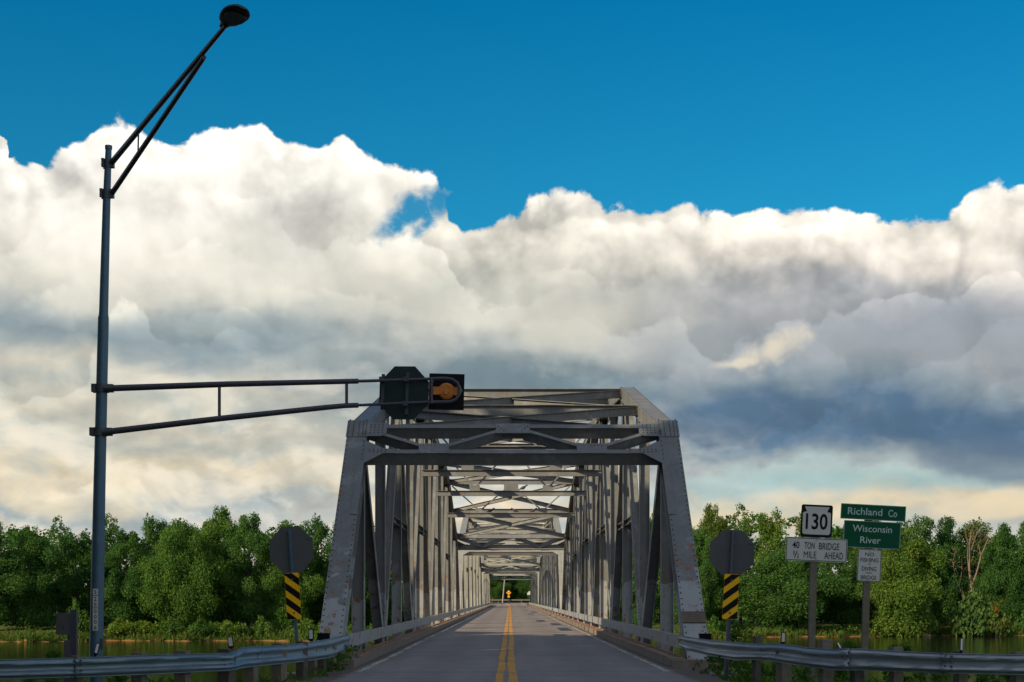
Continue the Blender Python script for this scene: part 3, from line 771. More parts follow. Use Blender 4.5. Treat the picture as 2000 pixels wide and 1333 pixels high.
        for k in (-1, 1):
            o = up + X * k * (TX - 0.27)
            q = [(0.0, -0.50), (-0.42, -0.50), (-0.56, -0.36), (-0.56, 0.14), (0.0, 0.14)]
            plate(o, [(x, y) for x, y in q] if k > 0 else [(-x, y) for x, y in reversed(q)])
            o = lo + X * k * (TX - 0.27)
            q = [(0.02, -0.60), (-0.52, -0.10), (-0.85, -0.10), (-0.85, 0.10), (-0.55, 0.12), (0.02, 0.52)]
            plate(o, [(x, y) for x, y in reversed(q)] if k > 0 else [(-x, y) for x, y in q])
        if near and i0 == 0:
            f2 = nn * 0.255
            for m_ in plates: m_.slot(1)
            for k, cen, hipp, lowp in ((-1, plates[1], plates[3], plates[4]), (1, plates[2], plates[5], plates[6])):
                for a_ in range(5):
                    for b_ in range(2): lowp.rivet(lo + X * k * (TX - 0.42 - 0.11 * a_) + d * (-0.05 + 0.1 * b_) + f2, nn, 0.02, 0.02)
                for a_ in range(4):
                    for b_ in range(4): hipp.rivet(up + X * k * (TX - 0.38 - 0.11 * a_) + d * (-0.36 + 0.13 * b_) + f2, nn, 0.02, 0.02)
                for a_ in range(4): cen.rivet(lo + g * k + X * k * (-0.02 + 0.1 * a_) + d * 0.26 + f2, nn, 0.02, 0.02)
                for a_ in range(3): plates[0].rivet(up + X * k * (0.25 + 0.08 * a_) + d * (-0.25 + 0.1 * a_) + f2, nn, 0.02, 0.02)
        for m_ in plates: R(m_, 'gusset_plate', two)
    # piers carry both ends
    for i in (0, 12):
        mb = MB()
        y = yl(i) + (0.5 if i else -0.5)
        mb.box(-4.9, 4.9, y - 0.45, y + 0.45, -1.9, -1.27)
        if i or y0 > 60:
            for k in (-1, 1): mb.tube([(k * 3.6, y, -7.5), (k * 3.6, y, -1.91)], 0.6, 16)
            mb.box(-3.0, 3.0, y - 0.3, y + 0.3, -7.5, -1.92)
        else: mb.box(-5.4, 5.4, y - 1.2, y - 0.46, -7.0, -1.28)
        R(mb, 'pier', M['concrete'])
    return root

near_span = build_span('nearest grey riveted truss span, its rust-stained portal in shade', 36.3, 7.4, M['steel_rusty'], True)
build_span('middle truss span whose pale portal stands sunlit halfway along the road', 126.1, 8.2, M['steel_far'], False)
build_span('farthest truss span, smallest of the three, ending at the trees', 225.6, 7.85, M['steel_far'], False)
# maker's plate on the near right-hand end post
mb = MB(); d = Vector((0, 7.4, ZU[1] - ZL)).normalized(); nn = Vector((0, -d.z, d.y)); q = Vector((TX, 0, ZL)) + d * 1.62 + nn * 0.246
mb.obox(q + nn * 0.012, (1, 0, 0), d, nn, 0.29, 0.20, 0.012)
for k in (-1, 1): mb.obox(q + nn * 0.026 + d * k * 0.185, (1, 0, 0), d, nn, 0.29, 0.012, 0.005)
for k in range(4): mb.obox(q + nn * 0.026 + d * (0.10 - 0.066 * k), (1, 0, 0), d, nn, (0.20, 0.15, 0.21, 0.12)[k], 0.012, 0.003)
mb.build('name_plate', M['plaque'], near_span)

# concrete kerb ends on the near bank
ab = thing('bridge_abutment', 'low concrete kerb end where the road meets the bridge', 'abutment', (CX, 35.4, 0))
MB().box(3.68, 4.9, 0.0, 0.62, -1.2, 0.17).build('kerb_end', M['concrete'], ab)
MB().box(-4.05, -3.64, -0.4, 0.98, -1.2, 0.19).build('kerb_end', M['concrete'], ab)
MB().box(-5.2, 5.2, -0.9, -0.02, -3.5, -0.10).build('back_wall', M['concrete'], ab)

# pigeons on the beams
def make_bird(label, x, y, z, face):
    mb = MB()
    prof = [(-0.20, 0.02), (-0.12, 0.028), (-0.06, 0.055), (0.02, 0.075), (0.08, 0.062), (0.12, 0.036), (0.15, 0.032), (0.18, 0.036), (0.205, 0.028), (0.225, 0.010), (0.245, 0.004)]
    zs = [0.05, 0.07, 0.10, 0.13, 0.165, 0.20, 0.225, 0.24, 0.245, 0.24, 0.232]
    mb.tube([(a * face, 0, z_) for (a, r), z_ in zip(prof, zs)], [r for a, r in prof], 10)
    for k in (-1, 1): mb.tube([(0.02 * face, k * 0.025, 0.0), (0.02 * face, k * 0.025, 0.08)], 0.007, 6)
    o = mb.build('bird', M['bird'], None, True); o.location = (x, y, z); o.scale = (1.25,) * 3
    return tag(o, label, 'bird', 'pigeons perched on the sway beams')
y5, y7 = 36.3 + 7.4 * 7 - 0.28, 36.3 + 7.4 * 9 - 0.28
make_bird('dark pigeon perched alone on the nearer sway beam', (1021 - VPX) * y5 / FPX, y5, 7.752, 1)
for px, lab, f in ((958, 'pigeon at the left end of the row of three on a sway beam', 1), (1006, 'pigeon in the middle of the row of three on a sway beam', -1), (1041, 'pigeon at the right end of the row of three on a sway beam', 1)):
    make_bird(lab, (px - VPX) * y7 / FPX, y7, 7.302, f)

# ------------------------------------------------------------------ street lamp with its signal arm
LD = 30.0
lp = at(187, 1285, LD)
base = Vector((lp.x, LD, ground_z(lp.x, LD)))
lamp = thing('street_lamp', 'tall galvanised lamp pole with a long signal arm, numbered plates near its foot', 'street lamp', base)
inv = lambda p: Vector(p) - base
def LP(px, py, d=LD): return inv(at(px, py, d))
low_z = at(187, 1285, LD).z
pts = [Vector((0, 0, -0.2)), LP(188, 1270), LP(194, 960), LP(202, 620)]
pole = MB().tube([pts[0], pts[1], pts[2], pts[3]], [0.137, 0.133, 0.116, 0.104], 24).build('pole', M['galv'], lamp, True)
upper = MB().tube([LP(202, 622), LP(202.3, 612), LP(208, 400), LP(212, 292)], [0.101, 0.088, 0.075, 0.060], 24)
upper.tube([LP(212, 292), LP(212.1, 285)], [0.070, 0.070], 24)
upper.build('upper_pole', M['galv'], lamp, True)
def clamp(px, py, r, h):
    c = LP(px, py); mb = MB(); ax = Vector((0, 0, 1))
    mb.tube([c - ax * h / 2, c + ax * h / 2], r * 1.22, 20)
    for k in (-1, 1): mb.box(c.x - r * 1.75, c.x - r * 1.0, c.y + k * 0.07 - 0.025, c.y + k * 0.07 + 0.025, c.z - h / 2, c.z + h / 2)
    mb.box(c.x + r * 0.9, c.x + r * 1.9, c.y - 0.06, c.y + 0.06, c.z - h * 0.48, c.z + h * 0.48)
    for z in (-0.3, 0.3): mb.tube([(c.x - r * 1.5, c.y - 0.13, c.z + z * h), (c.x - r * 1.5, c.y + 0.13, c.z + z * h)], 0.014, 6)
    mb.build('clamp', M['galv_dark'], lamp, True)
clamp(211, 320, 0.062, 0.17); clamp(209, 379, 0.070, 0.17); clamp(200, 759, 0.112, 0.16); clamp(197, 844, 0.116, 0.16)
# arm of the luminaire reaches out over the junction, towards the camera
tipd = 24.2
tip = LP(441, 50, tipd)
a_up, a_lo = LP(214, 318) + Vector((0.07, -0.05, 0)), LP(213, 378) + Vector((0.08, -0.05, 0))
jn = a_up.lerp(tip, 0.83)
mb = MB().tube([a_up, a_up.lerp(tip, 0.4), jn, tip], [0.058, 0.05, 0.042, 0.036], 14)
lo_end = jn + Vector((0.02, 0.0, -0.07))
mb.tube([a_lo, a_lo.lerp(lo_end, 0.9), lo_end], [0.052, 0.042, 0.040], 14)
sp_u = a_up.lerp(tip, 0.27); sp_l = a_lo.lerp(lo_end, 0.315)
mb.tube([sp_u, Vector((sp_u.x, sp_u.y, sp_u.z)) .lerp(sp_l, 1.0)], 0.016, 8)
mb.build('lamp_arm', M['arm'], lamp, True)
# flat cobra-head luminaire, seen from below
ad = (tip - a_up).normalized(); hd = Vector((ad.x, ad.y, 0)).normalized(); sdv = (Vector((-hd.y, hd.x, 0)) + Vector((0, 0, -0.20))).normalized()
prof = [(-0.16, 0.055, 0.05), (0.0, 0.085, 0.075), (0.08, 0.145, 0.09), (0.24, 0.19, 0.10), (0.44, 0.212, 0.095), (0.60, 0.19, 0.08), (0.71, 0.135, 0.06), (0.77, 0.06, 0.03)]
mb = MB(); o0 = None
seg = 16
vs = []
for t, w, h in prof:
    c = tip + hd * t + Vector((0, 0, 0.02))
    for k in range(seg):
        q = 2 * math.pi * k / seg
        up_ = math.sin(q); vs.append(c + sdv * w * math.cos(q) + Vector((0, 0, h * up_ if up_ > 0 else h * 0.35 * up_)))
fs = []
for i in range(len(prof) - 1):
    for k in range(seg): a = i * seg + k; b = i * seg + (k + 1) % seg; fs.append((a, b, b + seg, a + seg))
fs += [tuple(range(seg)), tuple((len(prof) - 1) * seg + k for k in reversed(range(seg)))]
lum = mb.add(vs, fs).build('lamp_head', M['lamp'], lamp, True)
mb = MB(); ln_ = [(0.22, 0.10), (0.30, 0.15), (0.42, 0.165), (0.53, 0.145), (0.60, 0.09)]
out = [(t, w) for t, w in ln_] + [(t, -w) for t, w in reversed(ln_)]
mb.prism(out, tip + Vector((0, 0, -0.022)), hd, sdv, 0.006) if False else mb.prism(out, tip + Vector((0, 0, -0.016)), hd, -sdv, 0.012)
mb.build('lens', M['lens'], lum)
MB().tube([tip + hd * -0.02 + Vector((0, 0, 0.09)), tip + hd * -0.02 + Vector((0, 0, 0.17))], 0.04, 10).build('photocell', M['lamp'], lum, True)
# signal arm: two tubes drawing together towards the road
def AP(px, py): return LP(px, py, LD - 0.12)
arm = MB()
arm.tube([AP(203, 759.5), AP(440, 751), AP(700, 745)], [0.064, 0.058, 0.050], 14); arm.tube([AP(699, 745), AP(738, 744), AP(842, 740.5)], 0.030, 12)
arm.tube([AP(201, 845), AP(430, 818), AP(640, 796), AP(672, 793), AP(700, 792)], [0.064, 0.058, 0.052, 0.050, 0.050], 14)
arm.tube([AP(699, 792), AP(842, 785.5)], 0.028, 12)
hook = [AP(838, 740.5), AP(868, 739.5), AP(882, 741), AP(893, 748), AP(898, 760), AP(897, 770), AP(891, 780), AP(880, 785), AP(866, 785.5), AP(838, 786)]
arm.tube(hook, 0.033, 12)
for x, y0_, y1_ in ((428.5, 752, 818), (677, 746, 793)): arm.tube([AP(x, y0_), AP(x, y1_)], 0.030, 10)
arm.tube([AP(842.5, 740), AP(842.5, 787)], 0.030, 10)
for yy in (744, 784): arm.tube([AP(842.5, yy - 4), AP(842.5, yy + 4)], 0.042, 10)
arm.build('signal_arm', M['arm'], lamp, True)
# number plates up the pole
plates = [('S', 1157), ('2', 1170.5), ('5', 1181.5), ('0', 1194.5), ('0', 1205), ('0', 1215), ('6', 1226)]
for y0_, y1_ in ((1150.5, 1163), (1164.5, 1187), (1188.5, 1232)):
    c0, c1 = LP(190, y0_), LP(190, y1_); yy = -0.142
    MB().box(c0.x - 0.048, c0.x + 0.048, yy - 0.004, yy + 0.02, c1.z, c0.z).build('number_plate', M['white'], lamp)
for ch, y_ in plates:
    c = LP(190, y_); text_part(ch, lamp, M['black'], c.x, c.z, 0.052, 0.078, -0.1475, 'number', 0.01)
MB().box(0.09, 0.16, -0.10, -0.02, LP(0, 1268).z, LP(0, 1248).z).build('handhole_cover', M['galv_dark'], lamp)
MB().box(-0.22, 0.22, -0.22, 0.22, -0.6, 0.02).build('footing', M['concrete'], lamp)

# stop sign hung on the signal arm, seen from behind
def octagon(w, h):
    k = 0.2929
    return [(w * (k - 0.5), -h / 2), (w * (0.5 - k), -h / 2), (w / 2, h * (k - 0.5)), (w / 2, h * (0.5 - k)), (w * (0.5 - k), h / 2), (w * (k - 0.5), h / 2), (-w / 2, h * (0.5 - k)), (-w / 2, h * (k - 0.5))]
def hung(px, py, d): return at(px, py, d)
c = hung(789, 768, LD + 0.02)
st = thing('stop_sign', 'large dark octagonal sign hung back to front on the overhead signal arm', 'road sign', c)
st.rotation_euler = (0, math.radians(2.0), math.radians(-12))
MB().prism(octagon(1.0, 1.04), (0, 0, 0), (1, 0, 0), (0, 0, 1), -0.006).build('panel', M['alu_dark'], st)
mb = MB()
for x in (-0.42, 0.075):
    mb.box(x - 0.028, x + 0.028, -0.06, -0.002, -0.43 if x > 0 else -0.34, 0.40 if x > 0 else 0.36)
    for z in (0.25, -0.22): mb.box(x - 0.045, x + 0.045, -0.17, -0.058, z - 0.045, z + 0.045)
mb.build('bracket', M['galv_dark'], st)

# amber-backed flashing beacon with its square backboard
c = hung(872, 764, LD + 0.05)
bc = thing('flashing_beacon', 'flashing beacon with an orange housing on a square black backboard, at the arm end', 'traffic light', c)
bc.rotation_euler = (0, math.radians(1.5), 0)
mb = MB(); mb.box(-0.345, 0.345, 0.06, 0.066, -0.365, 0.345); mb.build('backboard', M['black'], bc)
mb = MB()
for k in (-1, 1): mb.box(k * 0.21 - 0.055, k * 0.21 + 0.055, -0.06, 0.058, -0.085, 0.07); 
mb.tube([(0, 0.058, -0.005), (0, -0.02, -0.005), (0, -0.055, -0.005)], [0.165, 0.16, 0.12], 20)
mb.box(-0.16, 0.16, -0.052, 0.05, -0.075, 0.075)
mb.tube([(0, -0.055, -0.035), (0, -0.10, -0.035)], [0.062, 0.05], 14)
mb.build('housing', M['orange'], bc, True)
MB().tube([(-0.30, -0.10, -0.01), (-0.26, -0.02, -0.01)], 0.03, 8).tube([(0.26, -0.02, 0.0), (0.29, -0.10, 0.0)], 0.03, 8).build('hanger', M['galv_dark'], bc, True)
mb = MB(); mb.tube([(0, 0.068, 0), (0, 0.28, -0.03)], [0.16, 0.16], 18, caps=False); mb.build('visor', M['black'], bc, True)

# ------------------------------------------------------------------ object markers with stop signs turned away, one each side
def marker_sign(label, px_top, py_top, px_bot, py_bot, d, oct_c, oct_w, oct_h, mk_c, mk_w, mk_h, slope, post_top, lean, dark, mklean):
    b = at(px_bot, py_bot, d); gz = min(ground_z(b.x, d), b.z - 0.2)
    root = thing('road_sign', label, 'road sign', (b.x, d, b.z), 'octagonal signs turned away with striped markers')
    loc = lambda px, py: at(px, py, d) - Vector((b.x, d, b.z))
    t = loc(px_top, py_top)
    ax = t.normalized()
    mb = MB()
    if dark:                                                     # U-channel post: web and two lips
        mb.bar(-ax * 1.6, t, (1, 0, 0), 0.075, 0.03); q = Vector((0, -0.02, 0))
        for k in (-1, 1): mb.bar(-ax * 1.6 + q + Vector((k * 0.036, 0, 0)), t + q + Vector((k * 0.036, 0, 0)), (1, 0, 0), 0.012, 0.055)
    else:
        mb.bar(-ax * 1.6, t, (1, 0, 0), 0.062, 0.062)
        for k in range(34):
            s = 0.3 + k * (t.length - 0.35) / 34
            mb.bar(ax * s - Vector((0, 0.0335, 0)), ax * (s + 0.022) - Vector((0, 0.0335, 0)), (1, 0, 0), 0.018, 0.004)
    mb.build('post', M['galv_dark'] if dark else M['galv'], root)
    ux = Vector((math.cos(lean), 0, -math.sin(lean))); uz = Vector((math.sin(lean), 0, math.cos(lean)))
    oc = loc(*oct_c) + Vector((0, 0.045, 0))
    ow, oh = oct_w * d / FPX, oct_h * d / FPX
    mb = MB().prism(octagon(ow, oh), oc, ux, uz, -0.006)
    p = mb.build('octagon_panel', M['alu'], root)
    q = oc + ux * ow * 0.40 + uz * oh * 0.21 - Vector((0, 0.004, 0))
    for k in (-1, 0, 1): MB().obox(q + ux * k * 0.03, ux, uz, Vector((0, 1, 0)), 0.011, 0.009, 0.002).build('sticker', M['green'], root)
    # striped marker in front of the post
    ux = Vector((math.cos(mklean), 0, -math.sin(mklean))); uz = Vector((math.sin(mklean), 0, math.cos(mklean)))
    mc = loc(*mk_c) + Vector((0, -0.052, 0)); w, h = mk_w * d / FPX, mk_h * d / FPX
    pan = MB().prism(rrect(w, h, 0.035), mc, ux, uz, 0.005).build('striped_panel', M['yellow'], root)
    mb = MB(); rw = w / 2
    pitch = h / 3.18
    for k in range(-3, 4):
        z0 = k * pitch + 0.02
        band = [(-rw, z0 - rw * slope), (rw, z0 + rw * slope), (rw, z0 + rw * slope + pitch * 0.52), (-rw, z0 - rw * slope + pitch * 0.52)]
        out = []                                                  # clip to the panel height
        def clip(poly, zc, keep_below):
            r = []
            for i in range(len(poly)):
                a, b_ = poly[i], poly[(i + 1) % len(poly)]
                ina = (a[1] <= zc) if keep_below else (a[1] >= zc); inb = (b_[1] <= zc) if keep_below else (b_[1] >= zc)
                if ina: r.append(a)
                if ina != inb: f = (zc - a[1]) / (b_[1] - a[1]); r.append((a[0] + (b_[0] - a[0]) * f, zc))
            return r
        poly = clip(band, h / 2 - 0.006, True)
        if len(poly) > 2: poly = clip(poly, -h / 2 + 0.006, False)
        if len(poly) > 2: mb.prism([(x * 0.985, z) for x, z in poly], mc - Vector((0, 0.0052, 0)), ux, uz, 0.002)
    mb.build('stripes', M['black'], pan)
    for z in (h * 0.36, -h * 0.36): MB().tube([mc + uz * z - Vector((0, 0.005, 0)), mc + uz * z - Vector((0, 0.016, 0))], 0.022, 10).build('bolt', M['galv_dark'], pan)
    return root
marker_sign('octagonal sign turned away over yellow-black stripes falling to the right, left of the bridge', 566.5, 1036, 580, 1255, 31.0,
            (568.5, 1074), 85, 91, (573, 1165), 28, 91, -0.80, 0, math.radians(-3.2), False, math.radians(-3.6))
marker_sign('octagonal sign turned away over yellow-black stripes falling to the left, right of the bridge', 1433.5, 1036, 1421, 1256, 31.0,
            (1430.5, 1080), 87, 89, (1426.5, 1166), 29.5, 88, 0.80, 0, math.radians(3.4), True, math.radians(3.2))

# ------------------------------------------------------------------ sign posts right of the bridge
def sign_post(label, d, top, bot, wpx):
    b = at(bot[0], bot[1], d)
    root = thing('road_sign', label, 'road sign', (b.x, d, b.z)); t = at(top[0], top[1], d) - Vector((b.x, d, b.z)); ax = t.normalized()
    MB().bar(-ax * 2.4, t, (1, 0, 0), wpx * d / FPX, 0.11).build('post', M['wood'], root)
    return root, Vector((b.x, d, b.z))
def panel(root, org, d, name, c, wpx, hpx, roll, face, rim, rim_in, rim_w, r=0.03, y=-0.075, yaw=0.0):
    """a flat panel with its own frame; returns it so that lettering can be laid on it"""
    o = at(c[0], c[1], d) - org
    w, h = wpx * d / FPX, hpx * d / FPX
    p = MB().prism(rrect(w, h, r), (0, 0, 0), (1, 0, 0), (0, 0, 1), 0.006).build(name, face, root)
    p.location = (o.x, y, o.z); p.rotation_euler = (0, roll, yaw)
    if rim is not None:
        a, b = rrect(w - 2 * rim_in, h - 2 * rim_in, max(r - rim_in, 0.004)), rrect(w - 2 * (rim_in + rim_w), h - 2 * (rim_in + rim_w), max(r - rim_in - rim_w, 0.004))
        MB().ring(a, b, (0, -0.0065, 0), (1, 0, 0), (0, 0, 1), 0.002).build('border', rim, p)
    return p, w, h
TY = -0.0105
r1, o1 = sign_post('route 130 shield above a 40 ton bridge plate on a leaning wooden post', 30.0, (1591, 992), (1585, 1258), 12.5)
p, w, h = panel(r1, o1, 30.0, 'route_shield', (1593.5, 1018.5), 61, 63, math.radians(2.6), M['black'], None, 0, 0, 0.04)
sw, sh = w * 0.91, h * 0.86
shape = []
bw, bh = sw / 2 * 0.985, sh / 2
z_sh = bh * 0.60
for k in range(5):                                                # lower body with rounded corners, notches under a flared top
    a = math.radians(180 + 90 * k / 4); shape.append((-bw + 0.05 + 0.05 * math.cos(a), -bh + 0.05 + 0.05 * math.sin(a)))
for k in range(5):
    a = math.radians(270 + 90 * k / 4); shape.append((bw - 0.05 + 0.05 * math.cos(a), -bh + 0.05 + 0.05 * math.sin(a)))
shape += [(bw, z_sh * 0.88), (bw * 0.95, z_sh), (bw * 0.72, z_sh + 0.01), (bw * 0.88, bh), (-bw * 0.88, bh), (-bw * 0.72, z_sh + 0.01), (-bw * 0.95, z_sh), (-bw, z_sh * 0.88)]
MB().prism(shape, (0, -0.0065, 0.006), (1, 0, 0), (0, 0, 1), 0.002).build('shield_face', M['white'], p)
text_part('130', p, M['black'], 0.0, -0.012, w * 0.70, h * 0.50, TY, 'lettering', 0.02)
p, w, h = panel(r1, o1, 30.0, 'load_limit_panel', (1593, 1074.5), 120, 46, math.radians(2.6), M['white'], M['black'], 0.010, 0.012, 0.035, -0.073)
text_part('40', p, M['black'], -w * 0.335, h * 0.17, w * 0.112, h * 0.29, TY); text_part('TON', p, M['black'], -w * 0.115, h * 0.165, w * 0.165, h * 0.29, TY, 'lettering', 0.004); text_part('BRIDGE', p, M['black'], w * 0.205, h * 0.16, w * 0.33, h * 0.29, TY, 'lettering', 0.004)
text_part('1', p, M['black'], -w * 0.362, -h * 0.165, w * 0.014, h * 0.17, TY, 'lettering', 0.0); text_part('/', p, M['black'], -w * 0.333, -h * 0.23, w * 0.05, h * 0.29, TY, 'lettering', 0.0); text_part('2', p, M['black'], -w * 0.298, -h * 0.285, w * 0.034, h * 0.17, TY, 'lettering', 0.0)
text_part('MILE', p, M['black'], -w * 0.10, -h * 0.225, w * 0.205, h * 0.29, TY, 'lettering', -0.004); text_part('AHEAD', p, M['black'], w * 0.285, -h * 0.225, w * 0.305, h * 0.29, TY, 'lettering', 0.002)
for z in (0.42, -0.42): MB().tube([(0.0, -0.008, h * z), (0.0, -0.016, h * z)], 0.011, 8).build('bolt', M['galv_dark'], p)
r2, o2 = sign_post('green county and river name panels over a small white notice on a leaning post', 32.0, (1697, 990), (1689, 1262), 12.5)
p, w, h = panel(r2, o2, 32.0, 'county_panel', (1703.5, 1002), 124.5, 30, math.radians(3.4), M['green'], M['green_edge'], 0.002, 0.012, 0.012, -0.085, math.radians(-6))
text_part('Richland', p, M['green_text'], -w * 0.125, h * 0.03, w * 0.53, h * 0.46, TY, 'lettering', 0.006); text_part('Co', p, M['green_text'], w * 0.30, h * 0.0, w * 0.135, h * 0.46, TY, 'lettering', 0.006)
p, w, h = panel(r2, o2, 32.0, 'river_panel', (1701, 1045.5), 109, 52.5, math.radians(3.2), M['green'], M['green_edge'], 0.002, 0.012, 0.012, -0.085, math.radians(-6))
text_part('Wisconsin', p, M['green_text'], -w * 0.0, h * 0.22, w * 0.69, h * 0.25, TY, 'lettering', 0.006); text_part('River', p, M['green_text'], -w * 0.02, -h * 0.20, w * 0.36, h * 0.25, TY, 'lettering', 0.006)
p, w, h = panel(r2, o2, 32.0, 'notice_panel', (1696, 1105), 46, 63, math.radians(2.6), M['white'], M['black'], 0.006, 0.010, 0.025, -0.073)
for s, z, ww, hh in (('NO', 0.34, 0.37, 0.115), ('FISHING', 0.165, 0.76, 0.125), ('OR', 0.035, 0.11, 0.055), ('DIVING', -0.105, 0.61, 0.135), ('FROM', -0.235, 0.26, 0.05), ('BRIDGE', -0.375, 0.66, 0.125)):
    text_part(s, p, M['black'], 0.0, h * z, w * ww, h * hh, TY, 'lettering', 0.004 if hh > 0.1 else -0.004)
for z in (0.42, -0.43): MB().tube([(0.0, -0.008, h * z), (0.0, -0.016, h * z)], 0.010, 8).build('bolt', M['galv_dark'], p)

# ------------------------------------------------------------------ guardrails: crumpled W-beam on timber posts
WB = [(0.0, 0.030), (0.05, 0.012), (0.14, 0.060), (0.20, 0.072), (0.28, 0.066), (0.40, 0.008), (0.50, 0.0), (0.60, 0.008), (0.72, 0.066), (0.80, 0.072), (0.86, 0.060), (0.95, 0.012), (1.0, 0.030)]
def wbeam(stations, seed, parent, out, ends=()):
    """stations: (px, top py, bottom py, depth); faces `out` sideways towards the road"""
    r = random.Random(seed); P = []
    for (a, b) in zip(stations[:-1], stations[1:]):
        nseg = max(2, int(abs(b[0] - a[0]) / 14))
        for k in range(nseg + (1 if b is stations[-1] else 0)):
            f = k / nseg; P.append([a[i] + (b[i] - a[i]) * f for i in range(4)])
    tops = [at(p[0], p[1], p[3]) for p in P]; bots = [at(p[0], p[2], p[3]) for p in P]
    mb = MB(); nrow = len(WB); tw = 0.0
    for i, (t, b) in enumerate(zip(tops, bots)):
        d = tops[min(i + 1, len(tops) - 1)] - tops[max(i - 1, 0)]; d.z = 0; d.normalize()
        n = Vector((d.y, -d.x, 0))
        if n.y > 0: n = -n
        tw = tw * 0.7 + r.uniform(-0.008, 0.008)
        for f, o in WB:
            q = b.lerp(t, f) + n * (o * (1 + r.uniform(-0.10, 0.10)) + tw * (f - 0.3)) + Vector((0, 0, r.uniform(-0.002, 0.002)))
            mb.v.append(tuple(q))
    for i in range(len(tops) - 1):
        for k in range(nrow - 1):
            a = i * nrow + k; mb.f.append((a, a + nrow, a + nrow + 1, a + 1)); mb.m.append(0)
    mb.slot(1)
    for px in ends:
        for dx in (-6, 6):
            t, b, d = [float(np.interp(px + dx, [p[0] for p in stations], [p[i] for p in stations])) for i in (1, 2, 3)]
            for f, o in ((0.16, 0.066), (0.34, 0.05), (0.66, 0.05), (0.84, 0.066)):
                mb.rivet(at(px + dx, b, d).lerp(at(px + dx, t, d), f) + Vector((0, -o - 0.010, 0)), (0, -1, 0), 0.021, 0.02)
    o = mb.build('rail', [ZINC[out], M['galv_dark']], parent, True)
    sm = o.modifiers.new('thickness', 'SOLIDIFY'); sm.thickness = 0.008; sm.offset = 0
    return o
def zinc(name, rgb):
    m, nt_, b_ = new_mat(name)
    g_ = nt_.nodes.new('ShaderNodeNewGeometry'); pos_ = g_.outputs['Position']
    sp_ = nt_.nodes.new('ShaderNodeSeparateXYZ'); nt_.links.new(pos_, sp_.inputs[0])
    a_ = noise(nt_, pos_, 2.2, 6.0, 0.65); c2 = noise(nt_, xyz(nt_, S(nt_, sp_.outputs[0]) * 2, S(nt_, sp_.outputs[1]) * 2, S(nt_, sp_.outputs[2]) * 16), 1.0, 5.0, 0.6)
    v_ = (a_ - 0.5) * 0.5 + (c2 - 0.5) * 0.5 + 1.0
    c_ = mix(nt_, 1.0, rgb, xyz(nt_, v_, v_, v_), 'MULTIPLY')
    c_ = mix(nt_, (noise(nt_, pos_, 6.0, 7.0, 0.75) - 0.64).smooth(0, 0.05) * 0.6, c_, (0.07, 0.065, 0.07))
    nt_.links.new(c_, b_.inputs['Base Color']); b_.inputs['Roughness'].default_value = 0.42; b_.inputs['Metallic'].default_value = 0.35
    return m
ZINC = {1: zinc('zinc_sky_tinted', (0.17, 0.245, 0.305)), 2: zinc('zinc_skylit', (0.28, 0.325, 0.36))}  # same zinc twice: sky reflection put into the left tone, skylight into the right

LEFT = [(-420, 1297, 1337, 23.6), (-120, 1292, 1331, 23.9), (0, 1289, 1327, 24.2), (154, 1284.7, 1323, 24.7), (308, 1279, 1317, 25.3), (400, 1277, 1312, 25.9), (446, 1276, 1310.5, 26.3), (459, 1271, 1308, 26.5),
        (468, 1265.5, 1305.5, 26.7), (490, 1263, 1303, 27.1), (512, 1263, 1300.5, 27.5), (579, 1258, 1294, 29.5), (640, 1248.5, 1286, 32.6), (668, 1241.5, 1276, 35.0), (680, 1240.5, 1266, 36.0)]
RIGHT = [(1331, 1241.5, 1264, 35.9), (1346, 1244.5, 1271, 34.6), (1390, 1251, 1281.5, 31.5), (1441, 1255, 1290.5, 28.8), (1472, 1257.5, 1289.5, 27.8), (1497, 1259, 1290, 27.2), (1506, 1258, 1291, 26.9), (1536, 1259, 1296, 26.4), (1578, 1265, 1302.5, 25.8),
         (1634, 1269, 1309.5, 25.2), (1650, 1266.5, 1310, 25.0), (1700, 1268.5, 1309.5, 24.8), (1752, 1272, 1312, 24.5), (1836, 1276, 1315, 24.1), (1850, 1276.5, 1315.5, 24.0), (2000, 1279, 1318.5, 23.5), (2200, 1284, 1323, 23.1), (2600, 1292, 1332, 22.6)]
gl = thing('guardrail', 'bluish crumpled guardrail on timber posts, left of the road', 'guardrail', (-5.5, 26.0, 0.0))
gr_ = thing('guardrail', 'pale dented guardrail on timber posts, right of the road', 'guardrail', (5.5, 26.0, 0.0))
def rail_span(pts, a, b, push=0.0): return [(p[0], p[1], p[2], p[3] + push) for p in pts if a <= p[0] <= b]
def reparent(o, root):
    o.parent = root; o.matrix_parent_inverse = Matrix.Translation(root.location).inverted(); return o
ls = [(-420, 154), (154, 446), (446, 512), (512, 680)]
def lapped(pts, a, b, k):
    r = [list(p) for p in rail_span(pts, a, b, -0.013 if k % 2 else 0.0)]
    if k % 2:
        for e, sgn in ((a, -1), (b, 1)):
            if pts[0][0] < e < pts[-1][0]:
                q = [e + sgn * 9] + [float(np.interp(e + sgn * 9, [p[0] for p in pts], [p[i] for p in pts])) for i in (1, 2, 3)]
                q[3] -= 0.013
                if sgn < 0: r.insert(0, q)
                else: r.append(q)
    return r
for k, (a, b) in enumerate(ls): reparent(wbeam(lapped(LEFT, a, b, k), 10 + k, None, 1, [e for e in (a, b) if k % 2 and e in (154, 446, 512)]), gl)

rs = [(1331, 1497), (1497, 1650), (1650, 1850), (1850, 2600)]
for k, (a, b) in enumerate(rs): reparent(wbeam(lapped(RIGHT, a, b, k), 30 + k, None, 2, [e for e in (a, b) if k % 2 and e in (1497, 1650, 1850)]), gr_)

